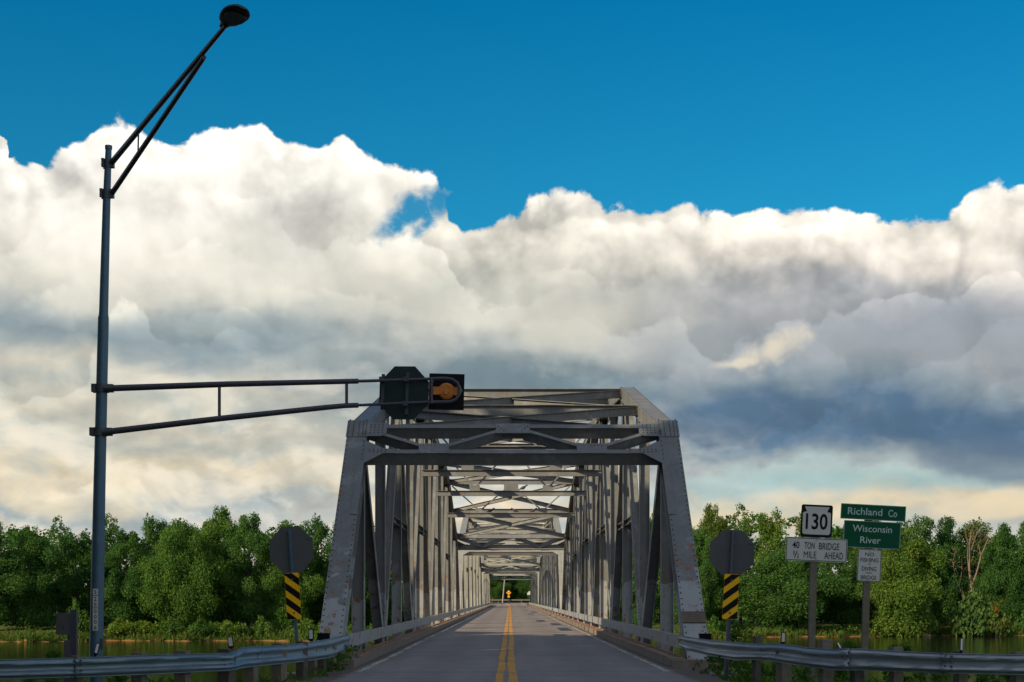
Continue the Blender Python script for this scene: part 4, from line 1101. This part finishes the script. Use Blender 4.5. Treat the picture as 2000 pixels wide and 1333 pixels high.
def interp_rail(pts, px): return [float(np.interp(px, [p[0] for p in pts], [p[i] for p in pts])) for i in (1, 2, 3)]
def timber(root, pts, px, wpx, top_above, mat, ang=0.5, name='post', back=0.22):
    t, b, d = interp_rail(pts, px); d += back; c = at(px, t, d); w = wpx * d / FPX; r = random.Random(int(px))
    zt = c.z + top_above; an = ang + r.uniform(-0.1, 0.1); a = Vector((math.cos(an), math.sin(an), 0)); n = Vector((-math.sin(an), math.cos(an), 0))
    lean = Vector((r.uniform(-0.03, 0.03), r.uniform(-0.02, 0.02), 1)).normalized()
    mb = MB(); h = 2.2; ww = w / (abs(math.cos(an)) + 0.7 * abs(math.sin(an)))
    mb.obox(Vector((c.x, d, zt - h / 2)), a, n, lean, ww / 2, ww * 0.38, h / 2)
    mb.obox(Vector((c.x, d, zt - 0.001)) - lean * 0.0, a, n, lean, ww * 0.44, ww * 0.33, 0.014)
    return reparent(mb.build(name, mat, None), root)
for px, w, up, mt in ((-60, 26, 0.03, 'wood'), (148, 22, 0.02, 'wood'), (272, 29, 0.03, 'wood'), (358, 31, 0.04, 'wood'), (441, 34, 0.06, 'wood_dark'), (490, 27, -0.04, 'wood'), (546, 29, 0.02, 'wood'), (589, 22, 0.02, 'wood_dark'), (612, 17, -0.1, 'wood'), (630, 17, -0.12, 'wood_dark'), (648, 17, -0.1, 'wood')):
    timber(gl, LEFT, px, w, up, M[mt], -0.45)
for px, w, up, mt in ((1477, 16, 0.12, 'wood_dark'), (1532, 29, -0.03, 'wood'), (1614, 28, 0.14, 'wood'), (1675, 26, -0.02, 'wood_dark'), (1751, 26, 0.055, 'wood'), (1874, 27, 0.04, 'wood'), (1990, 27, 0.03, 'wood'), (2120, 27, 0.03, 'wood')):
    timber(gr_, RIGHT, px, w, up, M[mt], 0.45)
def delineator(root, pts, px, py0, py1, wpx, tilt, face=True):
    t, b, d = interp_rail(pts, px); d += 0.10; a, b_ = at(px, py0, d), at(px, py1, d); w = wpx * d / FPX; h = abs(a.z - b_.z)
    c = (a + b_) / 2; ux = Vector((math.cos(tilt), 0, -math.sin(tilt))); uz = Vector((math.sin(tilt), 0, math.cos(tilt)))
    bk = MB().obox(c, ux, uz, (0, 1, 0), w / 2, h / 2, 0.012)
    bk.obox(c - uz * (h / 2 + 0.03), ux, uz, (0, 1, 0), w * 0.22, 0.04, 0.01)
    o = reparent(bk.build('delineator', M['black'], None), root)
    if face:
        f = MB().obox(c + uz * h * 0.05 - Vector((0, 0.016, 0)), ux, uz, (0, 1, 0), w * 0.34, h * 0.38, 0.004).build('reflector', M['white_bright'] if face == 1 else M['white'], None)
        f.parent = o; f.matrix_parent_inverse = o.matrix_parent_inverse.copy() if False else Matrix.Identity(4)
delineator(gl, LEFT, 189.5, 1256, 1280, 7, 0.25, 1)
delineator(gl, LEFT, 450.5, 1244, 1266, 11, -0.12, 2)
delineator(gl, LEFT, 607.5, 1229, 1252, 10, -0.02, 2)
delineator(gr_, RIGHT, 1529.5, 1235, 1258, 9, 0.06, 2)
delineator(gr_, RIGHT, 1639, 1254, 1269, 5, -0.5, 1)
delineator(gr_, RIGHT, 1877.5, 1246, 1275, 5, 0.03, 1)
def blockout(root, px0, px1, py0, py1, d):
    a, b = at(px0, py0, d), at(px1, py1, d); mb = MB()
    mb.box(a.x, b.x, d, d + 0.18, b.z, a.z); mb.box(a.x - 0.015, b.x + 0.015, d - 0.01, d + 0.19, a.z + 0.001, a.z + 0.02)
    reparent(mb.build('rail_end_box', M['black'], None), root)
blockout(gl, 620, 643, 1239, 1251, 35.2); blockout(gr_, 1367, 1389, 1240, 1251, 33.0)

# grey electrical cabinet on its post
bd = 26.6
b = at(140, 1290, bd)
cb = thing('electrical_cabinet', 'small grey metal cabinet strapped to a short steel post behind the left guardrail', 'electrical box', (b.x, bd, b.z))
loc = lambda px, py: at(px, py, bd) - Vector((b.x, bd, b.z))
mb = MB(); x0, x1 = loc(138, 0).x, loc(151, 0).x
mb.box(x0, x0 + 0.02, -0.05, 0.05, -2.2, loc(0, 1191).z); mb.box(x1 - 0.02, x1, -0.05, 0.05, -2.2, loc(0, 1191).z); mb.box(x0 + 0.02, x1 - 0.02, -0.012, 0.012, -2.2, loc(0, 1191.5).z)
mb.build('post', M['galv_dark'], cb)
c0, c1 = loc(113, 1198.5), loc(137.5, 1240)
cab = MB().box(c0.x, c1.x, -0.11, 0.09, c1.z, c0.z).build('cabinet', M['box'], cb)
MB().box(c0.x + 0.012, c1.x - 0.008, -0.118, -0.111, c1.z + 0.012, c0.z - 0.012).build('door', M['box'], cab)
MB().tube([(loc(127, 0).x, -0.119, loc(0, 1226).z), (loc(127, 0).x, -0.13, loc(0, 1226).z)], 0.012, 8).build('latch', M['black'], cab)
c0, c1 = loc(127, 1251), loc(138, 1290)
MB().box(c0.x, c1.x, -0.07, 0.06, c1.z - 0.6, c0.z).build('junction_box', M['box'], cb)
MB().tube([loc(136, 1240), loc(136, 1252)], 0.035, 10).build('conduit', M['galv_dark'], cb, True)

# ------------------------------------------------------------------ at the far end of the road
fd = 343.0
y_ = fd
def far_pt(px, z, d=fd): return Vector(((px - VPX) * d / FPX, d, z + road_z(d)))
p0 = far_pt(993.5, 0.0)
ys_ = thing('road_sign', 'yellow diamond warning sign with a smaller plate, at the end of the road', 'road sign', p0)
MB().box(-0.05, 0.05, -0.04, 0.04, -0.4, 2.7).build('post', M['galv'], ys_)
k = 0.56; zc = 2.22
MB().prism([(0, -k), (k, 0), (0, k), (-k, 0)], (0, -0.05, zc), (1, 0, 0), (0, 0, 1), 0.01).build('diamond_panel', M['amber'], ys_)
MB().prism([(-0.22, -0.04), (0.10, -0.04), (0.10, -0.12), (0.26, 0.0), (0.10, 0.12), (0.10, 0.04), (-0.14, 0.04), (-0.14, 0.16), (-0.22, 0.16)], (0, -0.068, zc), (1, 0, 0), (0, 0, 1), 0.004).build('arrow', M['black'], ys_)
MB().prism(rrect(0.52, 0.42, 0.05), (0, -0.05, zc - 0.86), (1, 0, 0), (0, 0, 1), 0.01).build('speed_plate', M['amber'], ys_)
q0, q1 = far_pt(981.3, -0.4, 346), far_pt(987.5, 7.6, 346)
up_ = thing('utility_pole', 'pale leaning utility pole beyond the end of the bridge', 'utility pole', q0)
MB().tube([(0, 0, 0), q1 - q0], [0.17, 0.11], 10).build('shaft', M['pole_grey'], up_, True)
MB().bar(q1 - q0 + Vector((-0.9, 0, -0.4)), q1 - q0 + Vector((0.9, 0, -0.4)), (0, 0, 1), 0.10, 0.10).build('cross_arm', M['pole_grey'], up_)
g0 = far_pt(1034, 0.0, 336)
gs = thing('road_sign', 'pale house-shaped sign with a green panel below, right of the road end', 'road sign', g0)
MB().box(-0.05, 0.05, -0.04, 0.04, -0.4, 2.0).build('post', M['galv'], gs)
MB().prism([(-0.48, -0.28), (0.48, -0.28), (0.48, 0.10), (0, 0.62), (-0.48, 0.10)], (0, -0.05, 2.14), (1, 0, 0), (0, 0, 1), 0.012).build('house_panel', M['white'], gs)
MB().prism(rrect(0.70, 0.40, 0.03), (-0.1, -0.055, 1.62), (1, 0, 0), (0, 0, 1), 0.012).build('green_panel', M['green'], gs)
for px, lab, mt, h, w in ((958.5, 'thin white marker post left of the far road end', 'white', 1.75, 0.13), (962.3, 'short yellow marker post left of the far road end', 'amber', 1.35, 0.12)):
    q = far_pt(px, 0.0, 333); t = thing('marker_post', lab, 'marker post', q, 'marker posts at the far road end')
    MB().box(-w / 2, w / 2, -0.03, 0.03, -0.6, h).build('stake', M[mt], t)
    MB().box(-w / 2 - 0.008, w / 2 + 0.008, -0.036, 0.036, h * 0.62, h * 0.82).build('band', M['white_bright' if mt == 'amber' else 'galv'], t)
fg = thing('guardrail', 'low pale guardrail across the far end of the road', 'guardrail', (0, 347.5, road_z(347) + 0.0))
mb = MB()
for i in range(20):
    x0 = -26 + i * 2.6
    mb.v += []
    for (f, o), (f2, o2) in zip(WB[:-1], WB[1:]):
        mb.add([(x0, -o, 0.42 + 0.32 * f), (x0 + 2.6, -o, 0.42 + 0.32 * f), (x0 + 2.6, -o2, 0.42 + 0.32 * f2), (x0, -o2, 0.42 + 0.32 * f2)], [(0, 1, 2, 3)])
mb.build('rail', M['concrete'], fg)
for i in range(21): MB().box(-26 + i * 2.6 - 0.09, -26 + i * 2.6 + 0.09, 0.02, 0.2, -0.6, 0.76).build('post', M['wood'], fg)

# ------------------------------------------------------------------ trees
def make_tree(seed, H, W, base, nclump, per, leaf, profile=0.75, top_bias=1.0, rmin=0.085, rmax=0.17, spindly=False):
    """returns (trunk mesh, crown mesh) of a tree H tall, crown W wide starting at `base`"""
    r = np.random.default_rng(seed); cs, rs = [], []
    for k in range(nclump):
        t = r.random() ** top_bias
        prof = math.sin(math.pi * min(1, max(0, (t * 0.86 + 0.10)))) ** profile
        R = W / 2 * prof * (0.80 + 0.35 * math.sin(3 * t * 6 + seed))
        a = r.random() * 2 * math.pi; q = R * (0.35 + 0.65 * r.random() ** 0.5)
        rad = W * (rmin + (rmax - rmin) * r.random()) * (1.15 - 0.5 * t)
        z = base + (H - base) * t - rad * 0.55 * t
        cs.append(np.array([math.cos(a) * q, math.sin(a) * q, max(z, base * 0.8 + rad * 0.4)])); rs.append(rad)
    for k in range(int(nclump * 0.42)):                           # little shoots break the outline
        i = r.integers(0, nclump); d = r.normal(size=3); d[2] = abs(d[2]) * 1.2 + 0.2; d /= np.linalg.norm(d)
        cs.append(cs[i] + d * rs[i] * 1.08); rs.append(rs[i] * (0.22 + 0.25 * r.random()))
    v = leaf_cloud(r, cs, rs, per, leaf)
    mb = MB(); n = 7
    px, py = r.normal(size=2) * 0.02
    path = [(px * H * (k / n) ** 2 + 0.05 * math.sin(k + seed), py * H * (k / n) ** 2, H * 0.74 * k / n - 0.4) for k in range(n + 1)]
    tr = 0.017 * H
    mb.tube(path, [tr * (1.35 if k == 0 else 1.0) * (1 - 0.80 * k / n) for k in range(n + 1)], 9)
    for k in range(11):
        c = cs[int(r.integers(0, nclump))]; f = r.uniform(0.22, 0.7); z = min(c[2] * 0.7, H * 0.7 * f + base * 0.2)
        i = min(n - 1, max(0, int((z + 0.4) / (H * 0.74) * n))); s0 = Vector(path[i]); e = Vector(c)
        m_ = s0.lerp(e, 0.5) + Vector((0, 0, -0.03 * H)); mb.tube([s0, m_, e], [tr * 0.36, tr * 0.2, tr * 0.05], 6, caps=False)
    tm = bpy.data.meshes.new('trunk'); tm.from_pydata(mb.v, [], mb.f); tm.materials.append(M['bark']); tm.polygons.foreach_set('use_smooth', [True] * len(tm.polygons)); tm.update()
    return tm, quads_mesh('crown', v, None, [M['leaf']])

PR = [make_tree(1, 18, 14.5, 1.6, 105, 14.0, 0.25), make_tree(2, 18, 12.0, 2.2, 92, 14.0, 0.25, 0.7), make_tree(3, 18, 10.0, 1.5, 84, 14.5, 0.245, 0.55),
      make_tree(4, 18, 8.0, 4.0, 56, 12.0, 0.245, 0.6, 0.85, 0.09, 0.17), make_tree(5, 18, 16.0, 2.8, 114, 14.0, 0.25, 0.85), make_tree(6, 18, 7.0, 5.5, 46, 9.0, 0.24, 0.55, 0.8, 0.08, 0.15)]
def tree(label, px, top, wpx, d, proto, tint=(1, 1, 1), rot=None, group='trees along the far river bank', zb=None, name='tree', cat='tree'):
    x = (px - VPX) * d / FPX; z0 = ground_z(x, d) if zb is None else zb; H = CAM_H + (VPY - top) * d / FPX - z0
    tm, cm = PR[proto]; t = thing(name, label, cat, (x, d, z0), group)
    natural = (14.5, 12.0, 10.0, 8.0, 16.0, 7.0)[proto]
    t.rotation_euler = (0, 0, (px * 1.7 + proto) % 6.28 if rot is None else rot)
    sxy = wpx * d / FPX / natural; t.scale = (sxy, sxy, H / 18.0)
    link('trunk', tm, t); c = link('crown', cm, t); c.color = (tint[0], tint[1], tint[2], 1)
    return t
D_ = (0.82, 0.90, 0.92); Bt = (1.25, 1.15, 0.95); Yl = (1.5, 1.2, 0.9); Ol = (1.4, 1.0, 0.85); Nn = (1, 1, 1); Dk = (0.70, 0.80, 0.84)  # D_ and Dk put shade into the leaf colour
FRONT = [  # label, px, top, width px, depth, proto, tint
 ('broad dark tree cut by the left edge of the photo', -25, 1012, 150, 236, 1, Nn),
 ('dark tree second from the left edge, trunks bare near its foot', 62, 1030, 120, 240, 0, D_),
 ('feathery tree standing highest left of the lamp pole', 112, 1008, 62, 252, 5, Nn),
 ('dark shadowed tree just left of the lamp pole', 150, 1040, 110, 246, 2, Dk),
 ('tree right behind the lamp pole, its top level with neighbours', 212, 1004, 84, 252, 3, Nn),
 ('shadowed low-limbed tree just right of the lamp pole', 248, 1036, 105, 246, 1, D_),
 ('mid-green tree between the lamp pole and the big bright tree', 300, 1012, 100, 250, 2, Nn),
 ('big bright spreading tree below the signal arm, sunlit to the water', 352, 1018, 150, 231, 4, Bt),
 ('tallest bushy tree below the signal arm, cut by nothing in front', 430, 992, 125, 240, 0, Bt),
 ('full tree between the tallest one and the left octagonal sign', 486, 1004, 105, 236, 1, Nn),
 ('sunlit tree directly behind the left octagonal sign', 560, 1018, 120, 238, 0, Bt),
 ('dark narrow tree between the left octagonal sign and the bridge portal', 618, 1012, 85, 246, 2, D_),
 ('tree half hidden by the left end post of the bridge', 668, 1000, 85, 242, 1, Nn),
 ('tree seen through the left truss near the portal', 735, 1022, 85, 250, 2, D_),
 ('tree seen deeper through the left truss behind the diagonals', 800, 1030, 75, 262, 3, Nn),
 ('tree seen through the right truss near the portal', 1262, 1012, 85, 256, 2, D_),
 ('tree half hidden by the right end post of the bridge', 1330, 1000, 90, 254, 1, Nn),
 ('olive-green tree rising between the end post and right octagonal sign', 1392, 988, 105, 262, 0, Ol),
 ('bright bushy tree left of the right octagonal sign, lower than others', 1372, 1035, 95, 252, 4, Nn),
 ('tree with sparse top just above the right octagonal sign', 1447, 984, 70, 264, 5, Ol),
 ('yellow-green tree between the octagonal sign and the route sign', 1505, 1000, 92, 258, 2, Yl),
 ('large spreading dark-green tree behind the route sign post', 1530, 1075, 205, 249, 4, Nn),
 ('olive tree peeping out above the route shield', 1578, 996, 78, 266, 3, Ol),
 ('green tree in the gap between the two sign posts', 1645, 1050, 105, 256, 1, Nn),
 ('tallest tree hidden behind the green panels', 1700, 1012, 105, 262, 0, Ol),
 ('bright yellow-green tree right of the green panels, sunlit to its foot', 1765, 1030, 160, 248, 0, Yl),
 ('dark-topped tree rising behind the bright yellow-green one', 1795, 1006, 80, 268, 3, Nn),
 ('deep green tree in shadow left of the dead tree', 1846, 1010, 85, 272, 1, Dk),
 ('fine-leaved brownish tree behind the bare dead limbs', 1905, 1018, 105, 276, 2, (1.3, 1.0, 1.0)),
 ('dark tree right of the dead tree', 1958, 1024, 100, 264, 0, D_),
 ('dark tall tree cut by the right edge of the photo', 2012, 1016, 110, 262, 1, D_),
]
for row in FRONT: tree(*row)
FAR = [
 ('dark tree beyond the road end, left of the utility pole', 966, 1100, 60, 372, 0, Nn),
 ('bushy tree behind the yellow diamond sign', 996, 1095, 62, 376, 1, Bt),
 ('dark tree behind the house-shaped sign', 1030, 1092, 60, 374, 0, D_),
 ('tree behind the far end of the left truss', 930, 1096, 60, 360, 2, Nn),
 ('tree behind the far end of the right truss', 1066, 1090, 60, 362, 2, Nn),
 ('tree glimpsed through the left truss of the middle span', 893, 1078, 70, 330, 1, Nn),
 ('tree glimpsed through the right truss of the middle span', 1108, 1062, 75, 322, 1, Nn),
 ('pale tree glimpsed through the left truss, third from the portal', 855, 1050, 70, 292, 2, Nn),
 ('tree top showing over the middle of the right truss', 1165, 1040, 80, 290, 0, Nn),
 ('tree seen through the right truss between its first mid-struts', 1215, 1024, 80, 272, 2, D_)]
for row in FAR: tree(*row, group='trees near the far end of the bridge')

# the unbroken wood behind and between them
def wood(name, spec, seed, per, leaf, tint, kind='stuff'):
    r = np.random.default_rng(seed); cs, rs = [], []
    for x, d, top, base in spec:
        n = 11
        for k in range(n):
            t = r.random(); rad = r.uniform(1.1, 2.4) * (1.1 - 0.45 * t)
            cs.append(np.array([x + r.normal() * 2.6 * (1.1 - 0.7 * t), d + r.normal() * 1.8, base + (top - base) * t - rad * 0.7 * t])); rs.append(rad)
    o = link(name, quads_mesh(name, leaf_cloud(r, cs, rs, per, leaf), None, [M['leaf']])); o.color = tint + (1,)
    o['kind'] = kind
    return o
r_ = random.Random(5); spec = []
for px in range(-260, 2280, 13):
    if 820 < px < 1180: continue
    d = (258 if px < 900 else 280) + r_.uniform(0, 16); x = (px - VPX) * d / FPX
    top = float(np.interp(px, [-260, 0, 110, 190, 300, 430, 520, 640, 800, 1180, 1300, 1400, 1480, 1600, 1700, 1800, 1900, 2000, 2280], [1030, 1024, 1026, 1036, 1024, 1010, 1020, 1022, 1042, 1036, 1012, 1002, 1010, 1016, 1020, 1022, 1036, 1032, 1030])) + r_.uniform(-7, 20)
    spec.append((x, d, CAM_H + (VPY - top) * d / FPX, -2.6))
wood('far_woods', spec, 7, 2.6, 0.55, (0.85, 0.92, 0.92))
spec = []
for px in range(830, 1180, 5):
    d = r_.uniform(384, 400); x = (px - VPX) * d / FPX; top = 1098 + r_.uniform(-8, 12) - 0.00035 * (px - 996) ** 2
    spec.append((x, d, CAM_H + (VPY - top) * d / FPX, 0.2))
wood('hill_woods', spec, 8, 3.0, 0.6, (0.8, 0.9, 0.9))
# unseen wood added on the near bank to shade the bridge's near end
spec = []
NW = [(-9, -5, 17), (-11, 2, 20), (-14, 8, 22.5), (-18, 14, 24), (-23, 20, 26), (-29, 25.5, 28), (-35, 30, 28.5), (-41, 34, 28), (-47, 37, 27.5), (-53, 40, 26.5)]
for k in range(54):
    f = k / 53 * (len(NW) - 1); i = min(len(NW) - 2, int(f)); f -= i
    x, d, h = (NW[i][q] + (NW[i + 1][q] - NW[i][q]) * f for q in range(3))
    spec.append((x + r_.uniform(-1.5, 1.5) - 1.5, d + r_.uniform(-2, 1.5), h + r_.uniform(-1.5, 0.8), -1.0))
wood('unseen_shade_woods', spec * 3, 9, 1.9, 1.25, (0.9, 1.0, 0.9))

# bushes on the far bank
BPR = []
for sd_, n_ in ((21, 26), (22, 34), (23, 22)):
    r = np.random.default_rng(sd_); cs, rs = [], []
    for k in range(n_):
        a = r.random() * 6.28; q = r.random() ** 0.5; rad = 0.16 + 0.14 * r.random(); cs.append(np.array([math.cos(a) * q * 0.9, math.sin(a) * q * 0.6, 0.12 + (1 - q * 0.75) * r.random() * 0.82])); rs.append(rad)
    BPR.append(quads_mesh('foliage', leaf_cloud(r, cs, rs, 90, 0.10), None, [M['leaf']]))
stem_mb = MB()
for k in range(6):
    a = k * 1.05; stem_mb.tube([(0.1 * math.cos(a), 0.1 * math.sin(a), -0.1), (0.45 * math.cos(a), 0.3 * math.sin(a), 0.5)], [0.03, 0.01], 5)
stem_me = bpy.data.meshes.new('stem'); stem_me.from_pydata(stem_mb.v, [], stem_mb.f); stem_me.materials.append(M['bark']); stem_me.update()
def bush(label, px, top, bot, wpx, d, k, tint, group='bushes on the far river bank'):
    x = (px - VPX) * d / FPX; h = (bot - top) * d / FPX; zb = CAM_H + (VPY - bot) * d / FPX
    t = thing('bush', label, 'bush', (x, d, zb), group); t.scale = (wpx * d / FPX / 2, wpx * d / FPX / 2, h); t.rotation_euler = (0, 0, px * 0.9 % 1.2 - 0.6)
    link('stem', stem_me, t); c = link('foliage', BPR[k], t); c.color = tint + (1,)
BY = (1.9, 1.35, 0.9); BG = (1.05, 0.95, 0.8); BD = (0.7, 0.75, 0.75)
for row in [
 ('yellow-green bush beside the electrical cabinet', 150, 1176, 1240, 66, 222.5, 0, (1.3, 1.05, 0.8)),
 ('rounded yellow bush just right of the lamp pole', 236, 1203, 1238, 62, 222, 1, BY),
 ('rounded yellow bush second from the lamp pole', 285, 1202, 1236, 60, 223, 2, BY),
 ('dark green bush under the big bright tree', 335, 1208, 1240, 66, 222, 0, BG),
 ('low bush on the bank between the big tree and the delineator', 396, 1204, 1243, 72, 221.5, 1, BG),
 ('yellow-green bush above the slanted delineator', 452, 1200, 1243, 76, 222, 2, (1.4, 1.1, 0.8)),
 ('dark bush left of the striped marker foot', 512, 1206, 1244, 66, 223, 0, BG),
 ('low bush between the striped marker and the bridge', 605, 1204, 1244, 70, 224, 1, (1.2, 1.0, 0.8)),
 ('low bush seen between the first two members of the left truss', 706, 1205, 1243, 60, 228, 2, BG),
 ('low green bush left of the right striped marker', 1398, 1205, 1238, 66, 245, 0, (1.0, 1.0, 0.8)),
 ('rounded bush on the bank left of the route sign post', 1532, 1212, 1240, 44, 246, 1, BD),
 ('flat hedge-like bush between the two sign posts', 1640, 1214, 1240, 74, 247, 2, (1.1, 1.05, 0.8)),
 ('flat hedge-like bush right of the river sign post', 1728, 1210, 1238, 66, 248, 0, (1.0, 0.95, 0.8)),
 ('large pale-green bush leaning over the water by the dead tree', 1905, 1146, 1240, 96, 247, 1, (1.15, 0.98, 1.1)),
 ('thin yellowish bush with an orange spray at the water edge', 1944, 1176, 1240, 64, 246, 2, (1.5, 1.0, 1.0)),
 ('dark bush at the right edge of the photo', 2006, 1196, 1240, 66, 256, 0, (0.8, 0.9, 0.9))]: bush(*row)
r = np.random.default_rng(77); d = 244.5
cs = [np.array([(1952 + r.normal() * 7 - VPX) * d / FPX, d + r.normal() * 0.3, CAM_H + (VPY - 1186 + r.normal() * 4) * d / FPX]) for k in range(9)]
o = link('autumn_spray', quads_mesh('autumn_spray', leaf_cloud(r, cs, [0.22] * 9, 40, 0.16), None, [M['leaf_orange']])); o['kind'] = 'stuff'

# dead tree with bare pale limbs
d = 250.0
b = at(1897, 1232, d)
dt = thing('dead_tree', 'bare dead tree with pale forked limbs above the leaning bush', 'dead tree', b)
Q = lambda px, py, dy=0.0: at(px, py, d) - b + Vector((0, dy, 0))
MB().tube([Q(1897, 1240), Q(1897, 1150), Q(1893, 1110), Q(1894, 1060), Q(1897, 1035)], [0.32, 0.24, 0.18, 0.11, 0.04], 9).build('trunk', M['bark_pale'], dt, True)
mb = MB()
for pts_, r0 in (([(1897, 1146), (1907, 1120), (1916, 1085), (1926, 1062), (1932, 1045)], 0.15), ([(1893, 1112), (1889, 1090), (1890, 1062), (1886, 1040)], 0.10), ([(1896, 1075), (1902, 1056), (1908, 1040)], 0.08),
               ([(1915, 1086), (1912, 1066), (1915, 1050)], 0.07), ([(1924, 1066), (1934, 1058), (1941, 1050)], 0.06), ([(1880, 1160), (1868, 1130), (1862, 1100), (1866, 1075)], 0.07), ([(1874, 1145), (1880, 1115), (1878, 1090)], 0.06), ([(1897, 1185), (1882, 1162), (1878, 1150)], 0.09), ([(1893, 1055), (1901, 1045), (1899, 1030)], 0.07)):
    mb.tube([Q(x, y, 0.3 * math.sin(x)) for x, y in pts_], [r0 * (1 - 0.75 * k / (len(pts_) - 1)) for k in range(len(pts_))], 7)
rt = random.Random(3)
for k in range(70):
    x, y = rt.choice([(1932, 1048), (1916, 1085), (1926, 1062), (1890, 1062), (1886, 1042), (1902, 1056), (1908, 1042), (1897, 1037), (1862, 1100), (1866, 1078), (1880, 1115), (1912, 1066), (1938, 1056), (1893, 1085)])
    x += rt.uniform(-3, 3); y += rt.uniform(-6, 8); p = [Q(x, y, rt.uniform(-0.6, 0.6))]
    dx, dy = rt.uniform(-1, 1), -abs(rt.uniform(0.3, 1))
    for j in range(3): x += dx * 5 + rt.uniform(-2, 2); y += dy * 5 + rt.uniform(-1, 1); p.append(Q(x, y, rt.uniform(-0.6, 0.6)))
    mb.tube(p, [0.035, 0.028, 0.02, 0.01], 5)
mb.build('limbs', M['bark_pale'], dt, True)

# pale boulders at the water edge
mbk = []
def boulder(label, px, py, wpx, d, seed):
    r = random.Random(seed); c = at(px, py, d); w = wpx * d / FPX / 2; mb = MB(); n, k = 9, 6
    for j in range(k + 1):
        a = math.pi * j / k
        for i in range(n):
            q = 2 * math.pi * i / n; s = 1 + r.uniform(-0.2, 0.2); mb.v.append((w * s * math.sin(a) * math.cos(q), w * 0.8 * s * math.sin(a) * math.sin(q), w * 0.55 * s * math.cos(a)))
    for j in range(k):
        for i in range(n): mb.f.append((j * n + i, j * n + (i + 1) % n, (j + 1) * n + (i + 1) % n, (j + 1) * n + i)); mb.m.append(0)
    o = mb.build('boulder', M['rock']); o.location = c; tag(o, label, 'boulder', 'boulders at the water edge')
boulder('largest pale boulder at the water edge right of the river sign post', 1802, 1241, 22, 246.5, 1)
boulder('small pale boulder at the left of the boulder pile', 1791, 1242, 10, 246.3, 2)
boulder('small pale boulder at the right end of the boulder pile', 1814, 1242, 10, 246.4, 3)
boulder('pale boulder on the bank beside the left striped marker', 561, 1250, 12, 224, 4)

# ------------------------------------------------------------------ grasses
def blades(name, pts, hmin, hmax, width, mats, seed, lean=0.35):
    r = np.random.default_rng(seed); P = np.array(pts, float); n = len(P)
    h = (hmin + (hmax - hmin) * r.random(n))[:, None]; a = r.random(n) * 2 * math.pi
    side = np.stack([np.cos(a), np.sin(a), np.zeros(n)], 1) * width; tip = np.stack([r.normal(size=n) * lean, r.normal(size=n) * lean, np.ones(n)], 1) * h
    mid = tip * np.array([0.35, 0.35, 0.6])
    v = np.stack([P - side, P + side, P + mid + side * 0.7 + (tip * 0), P + tip], 1).reshape(-1, 3)
    o = link(name, quads_mesh(name, v, None, mats, r.integers(0, len(mats), n))); o['kind'] = 'stuff'
    return o
r_ = random.Random(11); pts = []
for k in range(26000):
    x = r_.uniform(-95, 110); d_ = r_.uniform(-0.15, 3.0) ** 2 if r_.random() < 0.6 else r_.uniform(0.4, 9); y = bank_y(x) + d_
    if abs(x) < 6: continue
    pts.append((x, y, ground_z(x, y) - 0.05))
blades('bank_grass', pts, 0.25, 1.0, 0.09, [M['reed'], M['weed'], M['weed']], 3)
pts = []
for k in range(15000):
    side = r_.random()
    if side < 0.62: x = r_.uniform(4.3, 9.5); y = rail_y(x) + r_.uniform(-1.2, 3.2) + (r_.random() < 0.2) * 1.5
    else: x = r_.uniform(-9.5, -3.9); y = rail_y(-x) + r_.uniform(-1.5, 3.5)
    if math.sin(x * 4.1 + 1) * math.sin(y * 3.3) < r_.uniform(-0.9, 0.5): continue
    pts.append((x, y, ground_z(x, y) - 0.03))
blades('roadside_grass', pts, 0.12, 0.42, 0.010, [M['weed'], M['weed'], M['leaf_yellow']], 4, 0.5)
def weeds(name, spots, seed):
    r = np.random.default_rng(seed); cs, rs = [], []
    for x, y, z, h, s in spots:
        for k in range(int(14 * s)): cs.append(np.array([x + r.normal() * 0.16 * s, y + r.normal() * 0.12, z + h * r.random()])); rs.append(0.05 + 0.06 * r.random())
    o = link(name, quads_mesh(name, leaf_cloud(r, cs, rs, 260, 0.045), None, [M['weed']])); o['kind'] = 'stuff'; o.color = (1.0, 1.0, 1.0, 1)
spots = []
for px, py, dd, h, s in ((640, 1310, 32.5, 0.42, 1.5), (655, 1296, 34.0, 0.5, 1.6), (664, 1290, 35.0, 0.4, 1.2), (620, 1326, 31.5, 0.25, 1.2), (1395, 1312, 32.6, 0.42, 1.6), (1425, 1318, 31.6, 0.42, 1.8), (1470, 1322, 30.6, 0.4, 1.8), (1440, 1300, 33.5, 0.3, 1.5), (1510, 1320, 30.0, 0.36, 1.5), (1555, 1326, 29.5, 0.3, 1.4), (1435, 1262, 32.0, 0.55, 1.1), (1444, 1262, 32.2, 0.5, 1.0), (1640, 1326, 29.0, 0.28, 1.3), (1740, 1328, 28.5, 0.25, 1.2), (1810, 1326, 28.4, 0.3, 1.3), (1930, 1326, 28.0, 0.28, 1.6), (1985, 1328, 28.0, 0.28, 1.2), (1765, 1268, 27.0, 0.12, 0.8), (1660, 1265, 26.5, 0.10, 0.6), (240, 1332, 27.0, 0.2, 1.0), (90, 1338, 26.0, 0.3, 1.0), (105, 1284, 27.0, 0.1, 0.6)):
    p = at(px, py, dd); spots.append((p.x, p.y, p.z - 0.05, h, s))
weeds('roadside_weeds', spots, 5)
